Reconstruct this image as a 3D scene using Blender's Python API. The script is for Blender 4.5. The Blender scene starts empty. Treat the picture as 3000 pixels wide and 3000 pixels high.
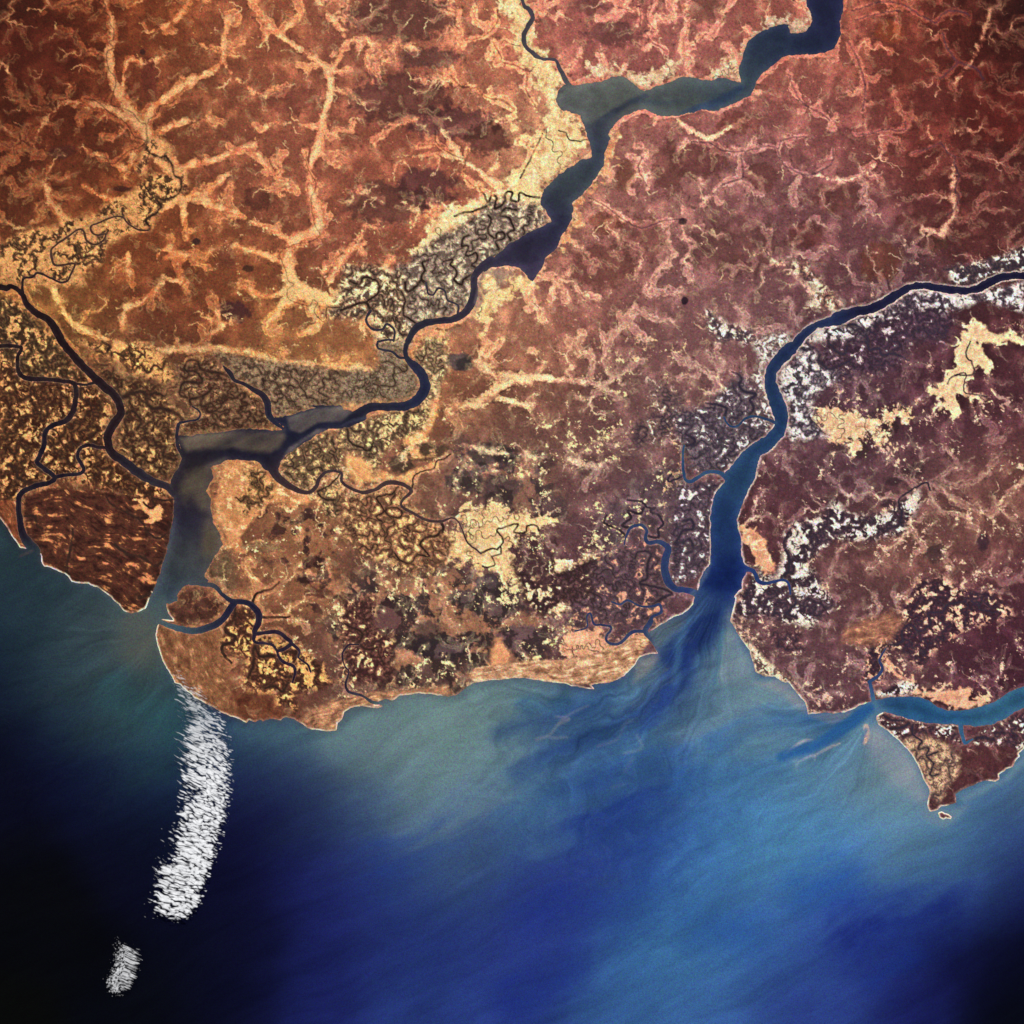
import bpy, math, time, heapq
import numpy as np

# One scene unit is one kilometre; 1000 map pixels of the survey sheets are 40 km.
sc = bpy.context.scene
PX = 0.04
ALT = 330.0
# ------------------------------------------------------------ camera, sky, sun
cam_d = bpy.data.cameras.new('camera'); cam = bpy.data.objects.new('camera', cam_d)
sc.collection.objects.link(cam)
cam.location = (0, 0, ALT); cam.rotation_euler = (0, 0, 0)
cam_d.sensor_fit = 'HORIZONTAL'; cam_d.sensor_width = 55
cam_d.lens = 55*ALT/(3000*PX)
cam_d.clip_start = 1; cam_d.clip_end = 5000
sc.camera = cam
SUN_EL, SUN_AZ = 56.0, 12.0          # degrees above the horizon; compass bearing
w = bpy.data.worlds.new('World'); sc.world = w; w.use_nodes = True
nt = w.node_tree; nt.nodes.clear()
sky = nt.nodes.new('ShaderNodeTexSky'); sky.sky_type = 'NISHITA'; sky.sun_disc = False
sky.sun_elevation = math.radians(SUN_EL); sky.sun_rotation = math.radians(SUN_AZ)
bg = nt.nodes.new('ShaderNodeBackground'); bg.inputs['Strength'].default_value = .07
wo = nt.nodes.new('ShaderNodeOutputWorld')
nt.links.new(sky.outputs[0], bg.inputs[0]); nt.links.new(bg.outputs[0], wo.inputs[0])
sd = bpy.data.lights.new('sun', 'SUN'); sd.energy = 3.6; sd.angle = math.radians(.53); sd.color = (1, .96, .9)
sun = bpy.data.objects.new('sun', sd); sc.collection.objects.link(sun)
sun.rotation_euler = (math.radians(90-SUN_EL), 0, math.radians(180-SUN_AZ))
sc.view_settings.view_transform = 'Standard'; sc.view_settings.look = 'None'
sc.view_settings.exposure = 0; sc.view_settings.gamma = 1
sc.render.film_transparent = False
sc.unit_settings.system = 'METRIC'; sc.unit_settings.scale_length = 1000
GAIN = 1.16       # radiance of a white ground under this sun and sky

# ---------------------------------------------------------------- survey data
# every line: map sheet letter (A..I = 1000 px sheets, W = whole), then x,y[,width] in sheet units
SHEETS = {'W': (0, 0, 3000/1932)}
for _i, _c in enumerate('ABCDEFGHI'):
    SHEETS[_c] = ((_i % 3)*1000.0, (_i//3)*1000.0, 1000/1932)

def pts(s):
    """'A x,y,w x,y B x,y' -> list of (x, y, w) in map pixels; width carries on when left out"""
    out, sh, w = [], 'W', 6.0
    for tok in s.split():
        if tok in SHEETS:
            sh = tok
            continue
        v = [float(q) for q in tok.split(',')]
        ox, oy, k = SHEETS[sh]
        if len(v) > 2: w = v[2]
        out.append((ox+v[0]*k, oy+v[1]*k, w*k))
    return out

SEA = pts('''D -900,300 -300,800 0,1003 30,1040 60,1085 85,1130 115,1165 145,1172 150,1150 215,1170 232,1215 232,1245 250,1275 290,1283 330,1300 365,1315
385,1332 405,1360 430,1368 500,1372 560,1400 620,1440 670,1490 700,1525 740,1540 790,1530 825,1515 842,1480 850,1450 865,1420 925,1445 945,1484 945,1505 955,1540 975,1575 905,1575
890,1610 880,1660 890,1720 915,1790 945,1850 975,1900 990,1932 G 1020,10 1060,50 1100,85 1150,110 1200,135 1250,165 1300,190 1350,205 1395,225 1410,212 1440,222
1455,212 1475,210 1490,220 1510,210 1545,205 1590,215 1600,200 1620,195 1660,203 1700,230 1740,255 1760,262 1800,262 1850,272 1905,268 1912,230 1932,205
H 3,200 15,170 50,145 120,132 200,142 235,135 225,127 180,128 205,105 250,90 285,103 300,95 330,75 400,62 500,62 560,72 600,78 650,68 700,30 745,5 780,-3
E 830,1920 900,1915 960,1905 1040,1908 1120,1918 H 1200,0 1270,5 1300,20 1340,25 1400,38 1440,40 1415,15 1460,5 1520,0 E 1560,1915 1600,1895 1640,1855 1665,1830
1690,1790 1740,1772 1790,1765 1760,1700 1742,1645 1790,1620 1830,1590 1880,1560 1932,1545 F 30,1525 60,1490 68,1445 110,1400 300,1450 268,1582 300,1630 340,1700 380,1750
405,1840 410,1870 450,1890 520,1895 575,1932 I 600,0 650,60 690,110 700,150 710,180 750,178 800,170 850,175 900,168 935,158 970,146 1000,128 1040,115 1085,102 1140,165 1100,185
1097,210 1110,240 1160,270 1210,315 1250,350 1290,400 1330,460 1350,510 1370,560 1395,600 1390,640 1385,700 1400,730 1440,720 1460,700 1500,695 1550,680 1545,650
1540,628 1580,605 1620,583 1645,580 1670,565 1720,555 1770,558 1795,545 1790,520 1830,490 1870,475 1890,440 1908,420 1905,400 1932,372
1990,330 2100,200 3000,-300 9000,-3000 20000,-9000 20000,20000 G -20000,20000 D -20000,-12000''')
EST_W = pts('''D 850,1450 880,1390 905,1320 925,1250 945,1180 960,1110 972,1040 985,960 988,900 975,860 955,825 985,760 1010,715 1030,660 1022,600 1012,550 1010,532
1080,535 1180,520 1300,505 1400,495 1500,498 1570,506 1612,500 1600,480 1560,455 1545,430 1600,425 1660,415 1720,395 1785,376 1745,366 1800,358 1932,366
E 10,385 60,398 110,370 140,350 140,440 60,478 D 1932,492 1860,495 1780,540 1700,590 1620,640 1592,680 1575,735 1500,735 1470,690 1450,676 1380,673 1290,670 1240,700 1192,715
1205,770 1165,850 1195,890 1195,950 1205,1010 1240,1080 1262,1150 1228,1190 1200,1240 1172,1290 1160,1330 1180,1358 1065,1378 1020,1410 998,1440 1004,1468 960,1488 940,1484''')
RIVER_N = pts('''B 790,1510 850,1465 900,1420 950,1380 1000,1355 1050,1320 1110,1295 1150,1270 1185,1250 1180,1225 1150,1190 1130,1160 1128,1120 1150,1070 1190,1030 1230,990
1290,950 1350,910 1420,885 1415,850 1400,800 1385,740 1365,690 1355,650 1310,640 1260,625 1225,595 1215,560 1225,510 1260,480 1290,480 1330,482 1400,470 1470,465 1510,440
1570,432 1620,445 1660,480 1700,510 1715,518 1760,495 1810,480 1860,465 1932,435 C 50,435 110,450 170,450 230,443 280,458 330,465 325,420 320,380 335,330 350,280
375,230 430,190 490,155 550,140 600,140 607,187 650,190 690,180 720,150 735,120 725,80 705,40 700,0 690,-150 700,-600 900,-600 900,-150 912,0 910,50 893,120 897,190 880,240 860,275 800,300 720,315 650,310
600,315 560,325 510,370 460,410 415,460 395,510 385,540 340,555 290,590 240,605 200,625 150,628 110,620 60,635 0,648 B 1860,658 1800,655 1760,640 1720,615 1650,635
1600,655 1560,690 1520,740 1510,760 1520,790 1500,830 1490,870 1480,940 1450,990 1410,1050 1340,1120 1305,1150 1313,1190 1305,1240 1270,1290 1245,1350 1220,1400 1180,1440
1150,1460 1140,1510 1110,1545 1085,1590 1060,1570 1050,1550 990,1510 930,1505 880,1510 830,1522 805,1535''')
EST_E = pts('''F 100,1455 68,1440 90,1400 100,1350 130,1290 155,1260 160,1200 160,1100 158,1040 158,960 170,900 200,840 235,795 245,770 240,740 290,690 330,640 380,590 430,560
480,530 515,490 522,460 515,430 500,380 480,320 465,260 465,200 480,140 500,110 540,60 590,10 C 620,1932 650,1890 700,1850 760,1820 830,1790 870,1765 930,1745 1000,1735
1060,1725 1130,1690 1200,1650 1270,1610 1320,1597 1380,1597 1450,1610 1540,1625 1630,1622 1680,1605 1740,1570 1800,1548 1870,1540 1932,1540 2300,1560 2300,1605 1932,1582
1870,1582 1800,1592 1750,1620 1690,1650 1620,1664 1540,1662 1450,1650 1380,1642 1330,1634 1290,1644 1230,1680 1150,1735 1080,1775 1000,1790 950,1812 900,1840 830,1850 770,1857
720,1890 690,1932 F 640,60 570,130 530,180 525,230 545,270 570,320 590,370 600,420 595,480 575,530 530,580 490,620 440,650 425,700 410,770 375,830 350,900 325,960 303,1010
315,1060 332,1130 328,1180 335,1215 345,1255 375,1275 360,1300 342,1350 330,1400 290,1450 262,1510 268,1565''')
INLET = pts('''I 1040,115 1070,104 1130,93 1190,80 1260,75 1340,85 1390,100 1440,135 1500,155 1570,157 1640,147 1700,132 1760,110 1810,75 1860,45 1932,18 2300,-150 2300,20 1932,140 1880,163 1840,198
1790,218 1740,236 1680,245 1600,242 1540,236 1460,230 1380,228 1300,212 1240,195 1180,175 1130,168 1105,180''')
ISLETS = [pts('I 1445,735 1465,728 1480,738 1505,745 1525,758 1515,772 1490,768 1478,775 1455,765'),
          pts('I 1030,312 1048,308 1040,340 1028,345')]
# open channels: (object name, trace)
RIVERS = [
 ('river', '''A -300,1500,40 0,1625,36 60,1620,24 120,1660,28 150,1720,34 210,1775,38 270,1810,40 320,1870,46 350,1932,44 D 390,50,42 450,120,45 520,190,45 590,255,48 650,310,45 680,370,44 680,420,44
  635,480,50 610,550,48 625,620,46 700,680,50 780,740,50 860,790,44 940,820,40 990,860,50'''),
 ('river', '''D -300,60,26 0,28,24 60,25,22 120,38,20 100,90,20 105,170,24 150,210,26 260,215,26 360,225,24 420,240,26 430,320,28 410,400,32 370,450,28 290,480,26 255,520,26 250,590,28 220,660,28 215,690,26
  260,730,26 310,770,26 280,800,26 200,820,28 120,860,30 105,930,30 110,1000,34 125,1080,40 160,1140,55 200,1190,60'''),
 ('river', '''B 1000,-300,14 1025,0,20 1060,50,24 1085,100,28 1055,150,26 1035,200,26 1040,260,24 1090,305,24 1140,335,18 1210,338,16 1235,390,22 1265,440,26 1295,495,30'''),
 ('river', '''E 60,440,62 90,420,60 160,375,50 280,370,46 380,362,52 440,320,60 475,260,60 455,190,55 415,140,50 368,90,28 365,30,26 380,0,28 B 380,1925,32 430,1850,42 520,1820,36 620,1810,38 700,1770,42 738,1710,46
  752,1650,40 750,1580,40 785,1520,44 850,1475,50'''),
 ('creek', '''D 1530,680,70 1550,740,52 1610,800,42 1690,845,28 1750,855,22 1790,820,22 1810,770,18 1860,735,16 1932,745,16 E 0,790,16 50,830,16 120,855,20 190,840,22 250,805,26 310,800,24 360,815,20 395,850,20
  345,900,14 345,935,14 410,975,16 480,1010,14 560,1020,14 620,1000,9 660,1020,8 690,1080,8 715,1140,10 790,1200,10'''),
 ('creek', 'D 1600,490,20 1550,450,30 1520,410,38 1510,340,38 1480,300,34 1430,270,28 1380,240,20 1330,220,20 1300,180,26 1265,140,12'),
 ('creek', 'D 1045,665,24 1010,600,18 1000,540,18 1010,470,20 1050,455,12 1120,440,12 1132,400,10 1090,370,8'),
 ('creek', 'D 310,770,22 380,755,20 450,750,20 475,720,20 440,660,20 450,610,20 500,588,20 560,600,18 610,600,18'),
 ('creek', 'D 1080,1362,40 1160,1375,26 1215,1385,26 1250,1425,24 1310,1470,26 1380,1475,30 1430,1500,34 1465,1545,36 1460,1600,34 1440,1650,24 1500,1650,22 1570,1645,22 1620,1680,22 1650,1710,22 1600,1745,20 1570,1760,16 1600,1810,18 1660,1840,18 1670,1880,14 1655,1932,10'),
 ('creek', 'D 1335,1475,30 1310,1500,38 1260,1575,38 1180,1620,38 1090,1640,36 1000,1622,32 930,1598,26 880,1575,26'),
 ('creek', 'D 1440,1650,20 1440,1700,16 1500,1710,16 1545,1720,16 1570,1760,14'),
 ('creek', 'D 1650,1710,20 1695,1750,14 1690,1790,10 1740,1830,12 1760,1870,10'),
 ('creek', 'A 130,1665,18 130,1580,14 180,1570,14 215,1545,14 280,1570,12 340,1598,12 380,1590,12 400,1550,12 425,1495,12 380,1495,12 310,1500,12 290,1440,12 300,1400,12 370,1350,12 440,1300,12 475,1310,11 490,1360,11 540,1385,11 585,1360,11 600,1325,10 560,1330,10 525,1320,10 515,1280,10 560,1260,10 620,1235,9 690,1225,9 720,1260,9 780,1300,9 840,1305,9'),
 ('creek', 'D 420,240,14 480,245,14 530,235,16'),
 ('creek', 'F 120,1450,50 60,1420,38 0,1405,34 E 1932,1405,34 1890,1400,36 1850,1360,44 1830,1290,44 1835,1230,44 1850,1170,36 1800,1135,26 1740,1140,22 1720,1110,20 1730,1070,18 1690,1040,18 1640,1055,16 1615,1100,12 1600,1150,8'),
 ('creek', 'E 1800,1755,28 1770,1700,26 1720,1640,30 1750,1590,28 1760,1560,16 1810,1530,16 1800,1490,16 1760,1500,14 1700,1500,12 1620,1465,12 1580,1490,11 1530,1475,10'),
 ('creek', 'E 1720,1640,22 1650,1645,18 1600,1690,16 1560,1715,16 1510,1705,16 1500,1670,14 1530,1620,14 1480,1605,12 1430,1600,12 1410,1540,10 1390,1560,9 1390,1620,8 1320,1640,7'),
 ('creek', 'F 255,780,34 210,745,22 140,740,22 80,775,20 40,795,20 10,770,18 0,640,14 10,590,10'),
 ('creek', 'F 525,460,20 460,435,16 400,425,16 350,440,14 310,480,14 260,475,12 235,430,12'),
 ('creek', 'F 335,1285,40 400,1300,24 430,1360,24 480,1370,20 560,1350,16 600,1370,14 610,1430,10'),
 ('creek', 'I 1082,108,26 1070,50,22 1060,0,20 F 1060,1925,20 1110,1890,18 1130,1850,16 1115,1800,14 1150,1740,10'),
 ('creek', 'I 1572,235,28 1580,290,22 1600,340,18 1640,320,10'),
 ('creek', 'E 100,1715,9 40,1720,10 5,1770,10 20,1840,10 45,1870,10 25,1932,12 H 40,50,14 120,75,14 180,112,20 225,118,22'),
 ('creek', 'B 660,1775,12 660,1725,10 600,1700,10 590,1650,10 550,1630,10 520,1670,10 490,1660,10 480,1600,12'),
 ('creek', 'B 295,1932,14 300,1870,14 260,1835,14 230,1865,14 170,1860,14 140,1810,14 165,1760,14 E'),
 ('creek', 'E 370,92,14 330,92,14 290,60,12 210,40,12 207,5,12 B 220,1932,12 250,1925,12 290,1925,12'),
]
# thin channels that show only as dark, mangrove lined threads
THREADS = '''A 840,1305,8 850,1290,8 825,1245 880,1210 910,1170 885,1130 900,1110,7 920,1130 1010,1100 1025,1020 990,1000 970,930 940,885 905,890 835,850 830,715 790,690,6 750,640 690,610 640,600,5 635,560 655,480 650,440 620,400 605,340 610,290 640,270 620,240 640,220 645,170 620,130 625,100 590,60 600,30 560,0
A 830,790,5 800,830 740,850 700,880 640,930 600,900 540,885
A 835,700,5 850,670 890,650 910,600 960,590 1000,560
A 830,800,5 760,770 730,720 690,680 640,650 600,620 540,570 480,560
A 1925,1740,4 1890,1740 1850,1745 1845,1810 1820,1815 1780,1760 1800,1720 1770,1695 1755,1730 1700,1720 1635,1695 1630,1640 1660,1610 1625,1580 1620,1530 1595,1480 1590,1425 1680,1380 1760,1370 1810,1330 1780,1260 1760,1130 1790,1060 1770,1000 1740,940 1730,860
D 555,190,9 600,170 635,180 630,130 570,135 530,90 560,60 600,70 620,30 580,0
D 695,320,14 740,300,11 790,285 830,300 835,350 870,380 940,385 1000,410 1030,440,12
D 1090,370,8 1075,330 1130,315 1180,290 1200,270
D 1060,320,8 1020,300 1040,230 1140,235 1110,175 1050,160 1060,115 1110,110 1150,165 1250,180 1310,205
D 1000,260,7 950,270 930,310 870,290 840,330
D 980,895,8 920,900 860,885 880,930 850,945 815,910
D 915,1250,10 880,1270 800,1220 740,1210 700,1190 650,1150
D 960,1080,9 900,1115,7 840,1080 800,1020,6 740,980 640,930 600,880
D 382,1335,13 378,1290,11 395,1200,10 410,1120,8 415,1060,6
D 1470,1560,10 1560,1560 1640,1560,8
D 1430,1480,12 1450,1430,10 1540,1400,8 1580,1360,6
D 1330,1500,10 1320,1580 1280,1610 1285,1650,12 1330,1670 1320,1705 1260,1720 1260,1760 1310,1820,9
D 1000,670,8 950,660 920,640 940,600 890,590 870,550
D 210,800,10 150,795 100,770 95,720 50,700
D 140,990,9 200,990 210,1040 240,1060
D 790,1450,14 850,1430 870,1390
D 700,410,8 760,400 800,460 770,500
D 1932,745,6 1860,820 1800,850 1830,890 1900,900
D 1550,1780,9 1470,1780 1440,1730 1430,1850 1400,1900
G 1500,30,8 1560,20 1600,50 1630,0
E 885,1180,7 850,1175 790,1200,9
E 885,1180,7 915,1140 905,1100 880,1080 890,1060 930,1050 1000,1035 980,1080 1040,1080 1050,1045 1100,1040 1120,1070
E 850,1215,6 870,1260 830,1280 800,1270
E 900,1160,6 905,1200 860,1215
E 575,1065,10 540,1100 490,1105,8 445,1140,8 470,1180,7 500,1220,6 430,1210 400,1250 350,1250 300,1200
E 560,1020,12 582,1050 570,1080
E 400,830,6 410,770 450,740 520,720 540,680 580,665 620,640
E 320,820,6 290,860 240,870 200,890 240,960 200,990 230,1020
E 280,1000,6 250,960 290,940 340,960 330,1000 280,990
E 30,490,7 50,570 110,600 160,620 180,570
E 100,1715,8 150,1745,7 200,1730,6
E 90,1710,7 120,1670 110,1640 60,1620 20,1600,5
E 1740,1100,10 1790,1110 1795,1060 1825,1030,9 1790,980 1750,960 1775,945,8 1730,940 1700,910 1620,900
E 1640,1055,10 1590,1040 1640,1000 1620,960 1690,975 1710,940
E 1760,1500,12 1820,1450,10 1870,1430,10 1820,1400,8 1690,1370,8 1730,1340 1730,1280 1750,1200 1680,1190,6 1660,1230
E 1615,1100,9 1560,1060 1490,1030 1500,980
E 1932,1130,9 1890,1150 1932,1070
E 1870,750,8 1850,790 1900,780 1932,760
F 235,430,12 250,380,9 200,360,8 130,350
F 380,420,9 400,370 380,330 415,300 350,285 320,250 330,200 280,170,7
F 10,590,10 60,580 65,550 15,520,7 50,480 0,470
F 610,1430,10 640,1480,8 590,1540 640,1560,7
F 560,1345,10 600,1290,8 600,1220,7 570,1150 600,1080
F 700,10,9 770,60 770,110 830,155 900,130,7 960,100
F 1040,0,8 1060,50 1110,40 1130,80 1200,70 1280,110
F 820,0,8 870,60 920,70 930,30
F 1180,1720,7 1240,1700 1240,1640 1290,1600 1340,1640 1400,1600 1390,1540 1470,1530 1500,1490 1600,1470
F 0,1140,9 40,1120 60,1180 20,1200
F 0,1070,9 60,1060 50,1010 0,1020
F 1160,1060,7 1220,1040 1240,970 1220,900 1300,840 1380,800 1400,840
F 1630,0,6 1600,70 1640,130 1640,190 1540,190 1500,240
F 1540,200,5 1600,180 1590,280 1640,300 1720,310
C 890,1840,10 980,1840,8 1030,1890,8 1050,1932,8
C 1460,810,7 1500,860 1540,890 1540,940 1560,1000 1540,1070 1560,1110 1540,1180 1500,1220
C 1460,810,6 1390,840 1300,870
C 960,60,7 1060,30 1130,10 1250,30 1350,90 1430,130 1470,80 1550,60 1620,90
C 980,110,6 1060,90 1150,70 1230,60
C 940,240,9 980,320,8 1010,400,8 1030,480 1030,560 1015,630,6
C 1470,190,8 1500,280 1560,350,9 1660,390 1700,450
C 1560,350,8 1500,410 1460,440
C 540,860,7 560,920 640,970 720,990 840,930 850,840
C 330,880,9 340,960,8 330,1010 240,1040 170,1100
C 50,800,6 150,810 220,850 330,860 480,830 540,840 560,800 620,780 700,775
C 600,420,7 640,530 700,600 780,640 830,680
C 980,760,6 1060,760 1130,735 1250,740 1260,690
B 740,1555,7 700,1575,8 680,1610 640,1585 655,1540 620,1500,7 630,1470 580,1480
B 480,1600,12 450,1580,9 470,1530 460,1490 490,1470
B 450,1590,9 400,1640 370,1650 360,1600
B 1120,1120,9 1060,1110 1010,1095 1000,1140 960,1130 970,1090 930,1095 920,1150 870,1180 880,1120 850,1110 830,1140 800,1090,7 780,1060
B 890,1410,10 875,1370,8 920,1350 920,1320 880,1320 880,1350 850,1340 830,1300 850,1250 830,1220
B 960,1360,8 940,1320 975,1300 960,1260 950,1230 900,1220 930,1180 990,1190
B 770,1520,7 740,1500 770,1470 760,1430 720,1450 700,1440 720,1400 680,1390 690,1350 720,1330
B 140,1710,8 200,1670 210,1600,7 130,1570 100,1610 50,1590
B 165,1760,9 140,1715 90,1720 20,1750 0,1760
B 440,1840,7 380,1800 350,1770 360,1700 340,1650
B 1780,0,7 1740,70 1740,130 1780,180 1720,180 1760,240 1840,290
B 1010,260,4 980,255 920,230 910,260
B 1230,740,5 1270,750 1290,790 1340,800 1390,790
B 1640,880,6 1700,890 1680,960 1730,1050
B 1400,1120,6 1500,1170 1590,1240 1700,1290 1820,1250 1932,1240
B 530,740,6 540,810 600,860 660,890 700,910 690,990 740,1050 790,1060
B 460,820,6 530,820
B 720,850,7 700,910
B 620,430,8 680,490 770,500 800,540 860,560 920,570 980,620,9
B 900,350,7 1000,380 1050,420 1050,520 1100,600
B 1140,760,7 1090,860 1050,940 1010,1010
B 880,50,6 880,130 800,210 700,230
B 860,240,6 905,330 880,360
B 640,1220,9 760,1190 820,1170
B 1560,40,6 1640,60 1690,40 1690,150
I 1600,340,12 1640,320,9 1700,310,8 1760,325,7
I 1180,260,8 1250,250 1280,230
I 1300,240,7 1300,290 1350,330 1330,370 1390,370 1380,410 1440,390
I 1380,420,6 1420,460 1400,520 1450,520
I 1130,180,7 1180,210 1250,215'''.split('\n')
THREADS = [pts(t) for t in THREADS]
# valley floors: pale, width = floor width
VALLEYS = [[(a, b, c*.52) for a, b, c in pts(t)] for t in '''W 195,-60,14 200,0,12 215,60,14 205,110,24 220,165,30 250,215,36 275,250,46 300,290,50 330,330,44 320,380,44 250,410,40 150,435,36 60,470,40 0,490,40
W 110,195,8 160,195,14 200,205,20 250,225,24
W 60,270,5 90,220,8 120,195,10
W 270,240,30 290,205,26 340,165,22 390,140,14 420,118,10 422,80,6 435,30,4
W 420,118,6 460,160,6 500,180,5
W 230,170,16 240,115,14 280,118,10 310,105,6
W 280,60,6 330,40,8 360,0,6
W 300,250,14 350,230,8 400,225,6
W 340,320,14 370,310,12 410,300,12 430,290,10 480,275,5
W 350,380,10 370,365,20 400,385,26 440,400,16 460,410,6
W 340,370,8 345,400,16 350,430,10 355,450,4
W 370,380,10 400,355,14 430,330,8
W 250,290,12 240,320,14 200,300,6 180,290,4
W 90,345,16 95,380,24 120,410,30
W 160,350,10 190,370,12 230,380,20
W 330,500,20 350,480,14 300,490,12 320,470,12 345,530,12 310,520,10
W 240,480,16 245,520,8 250,540,4
W 100,540,14 130,600,16 200,640,16 300,660,16 420,660,16 560,685,16 700,695,14
W 240,580,20 280,560,14 310,530,8
W 240,580,20 230,620,20
W 470,0,5 510,50,7 560,90,8 605,120,10 620,137,12
W 480,10,6 500,-30,6
W 530,60,8 555,40,8 570,20,5
W 620,137,10 640,110,10 652,75,8 630,40,6 600,0,5
W 650,80,8 690,75,5
W 620,137,12 625,170,16 610,215,20 605,245,18 600,280,24 585,320,12 590,370,26 605,410,30 590,440,34 560,450,36 545,480,34 550,530,50 590,560,60 640,575,50 700,590,36 720,620,24
W 605,240,10 560,235,8 520,230,8 500,240,5
W 560,360,10 530,340,8 490,300,10 470,280,6
W 540,450,20 510,430,10 480,420,6
W 550,500,24 500,480,14 470,470,10 430,460,6
W 540,550,26 500,560,10 470,545,5
W 550,560,40 520,590,24 500,620,6
W 590,580,30 600,610,10 570,630,6
W 640,560,30 620,540,14 640,500,16 660,470,14 690,460,6
W 650,580,36 680,540,24 720,510,20 740,490,14
W 410,590,8 415,610,14 418,620,10
W 400,630,10 440,600,10
W 1000,720,24 950,710,12 930,735,20 980,715,14 1050,715,12 1100,720,8 1130,725,6
W 930,740,14 900,760,20 850,770,12
W 940,750,8 990,765,10 1010,790,5
W 945,720,8 900,680,6
W 830,700,10 820,760,10 790,830,14 760,860,18
W 870,840,8 920,850,6 980,860,5 1020,860,4
W 1075,870,8 1120,880,10 1150,870,6
W 880,870,8 860,900,5
W 1790,380,8 1800,330,14 1795,300,8 1780,270,6
W 1790,420,20 1770,440,20 1740,430,6
W 1795,350,14 1800,400,14 1790,420,20
W 1500,520,10 1540,560,14 1580,570,16
W 1460,490,4 1500,520,8
W 1280,230,5 1330,260,4 1380,240,4
W 1870,20,5 1840,100,4 1800,160,3
W 1650,310,5 1600,340,5 1530,330,4
W 1810,250,4 1760,260,6 1750,240,5
W 1950,640,6 1880,635,10 1850,625,12
W 830,240,10 870,300,10 900,320,8 940,350,12
W 760,300,4 820,290,6 870,300,8
W 850,410,8 790,400,10 760,380,5
W 660,385,6 680,365,6 720,375,6'''.split('\n')]
VALLEYS = [v for v in VALLEYS]

# zones: (kind, polygon, feather px, noise px, params)
# colours are as the ground itself: dark, mid, pale ; frac = share of pale
Z = []
def zone(kind, poly, col, frac=.3, scale=26., feather=14., wob=22., ang=0., creek=.6, amt=1.):
    Z.append((kind, pts(poly), feather, wob, [c for c in col], frac, scale, ang, creek, amt))
DB, MB, PB = (72, 38, 20), (118, 80, 46), (222, 156, 92)
# broad soft regions first
zone('forest', 'E -60,1330 250,1330 400,1250 640,1290 860,1360 1000,1520 1130,1560 1190,1700 1150,1790 900,1830 700,1880 640,1932 200,1932 -60,1700', ((76, 56, 54), (92, 66, 58), (166, 114, 84)), .27, 58, 16, 20)
zone('forest', 'E 640,560 1150,600 1150,800 1250,1000 1000,1000 700,870 560,850', ((84, 64, 64), (96, 72, 68), (146, 102, 82)), .33, 60, 18, 20)
zone('forest', 'D 1480,950 1932,900 1932,1500 1700,1550 1600,1300 1500,1150', ((84, 52, 46), (110, 68, 52), (150, 98, 66)), .42, 44, 24, 24)
# pale flats
FL = ((200, 128, 84), (244, 204, 138), (255, 232, 176))
zone('flat', 'W 940,-60 1000,-60 992,0 1005,60 1030,110 1062,150 1050,180 1060,208 1092,230 1105,290 1060,315 1025,360 1018,395 960,385 900,400 850,450 780,480 830,400 920,370 985,325 1010,290 1030,240 1030,190 1010,150 985,115 965,60', ((206, 136, 92), (240, 200, 138), (252, 228, 172)), .5, 26, 10, 16, creek=.45)
zone('flat', 'C -40,440 150,450 200,400 240,340 310,320 330,400 330,462 230,440 110,450', ((190, 130, 100), (226, 184, 140), (244, 215, 170)), .4, 20, 8, 14)
zone('flat', 'B 1930,360 1850,440 1720,510 1650,470 1540,420 1400,420 1400,380 1540,400 1650,420 1740,440 1830,370', ((190, 130, 100), (226, 184, 140), (244, 215, 170)), .4, 20, 8, 14)
zone('flat', 'C 700,0 725,80 735,120 690,180 610,190 600,150 500,150 360,240 350,300 330,270 480,130 640,100 720,110', ((150, 110, 90), (210, 170, 135), (230, 200, 165)), .4, 16, 5, 8)
zone('flat', 'B 900,1640 990,1560 1050,1560 1100,1600 1000,1640 900,1720 820,1800 740,1780 800,1700 810,1560', ((200, 140, 95), (240, 195, 130), (250, 225, 165)), .4, 24, 10, 16)
zone('flat', 'B 1500,700 1560,760 1540,870 1450,1050 1340,1160 1330,1280 1240,1420 1290,1290 1320,1200 1310,1150 1420,1050 1500,880', ((196, 112, 78), (228, 160, 110), (244, 205, 150)), .4, 22, 10, 14)
zone('lab', 'A 0,1390 100,1330 260,1280 350,1290 340,1200 420,1240 560,1210 600,1150 760,1090 830,1000 960,980 1030,1090 900,1200 860,1290 720,1330 600,1400 560,1500 470,1520 480,1610 300,1620 0,1590', ((104, 72, 44), (176, 118, 70), (226, 158, 94)), .56, 20, 6, 14, creek=.5)
zone('lab', 'A 830,800 900,770 980,850 960,900 1060,980 1060,1080 1030,1100 980,960 900,890 850,880 800,990 770,960', ((112, 74, 48), (184, 122, 78), (226, 158, 98)), .58, 20, 6, 10, creek=.4)
zone('flat', 'F 1590,0 1570,-60 1640,-70 1660,0 1720,90 1762,150 1700,160 1655,120 1645,190 1600,230 1625,295 1735,312 1610,322 1545,285 1532,330 1582,400 1560,440 1500,362 1440,392 1490,335 1395,272 1480,250 1500,180 1550,140 1540,40', ((196, 142, 108), (232, 190, 142), (240, 205, 160)), .4, 22, 4, 7, creek=.25)
zone('flat', 'C 1600,1850 1680,1830 1760,1885 1870,1895 1960,1940 F 1700,5 1620,5 C 1610,1900', ((196, 142, 108), (232, 190, 142), (240, 205, 160)), .4, 22, 5, 8, creek=.25)
zone('flat', 'F 700,430 850,370 940,400 1060,440 1150,400 1250,390 1290,480 1210,430 1130,480 1100,540 1220,600 1130,580 1060,530 1000,560 960,650 940,570 850,570 780,490', ((180, 120, 92), (228, 180, 134), (244, 214, 170)), .4, 20, 6, 16, creek=.6)
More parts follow.
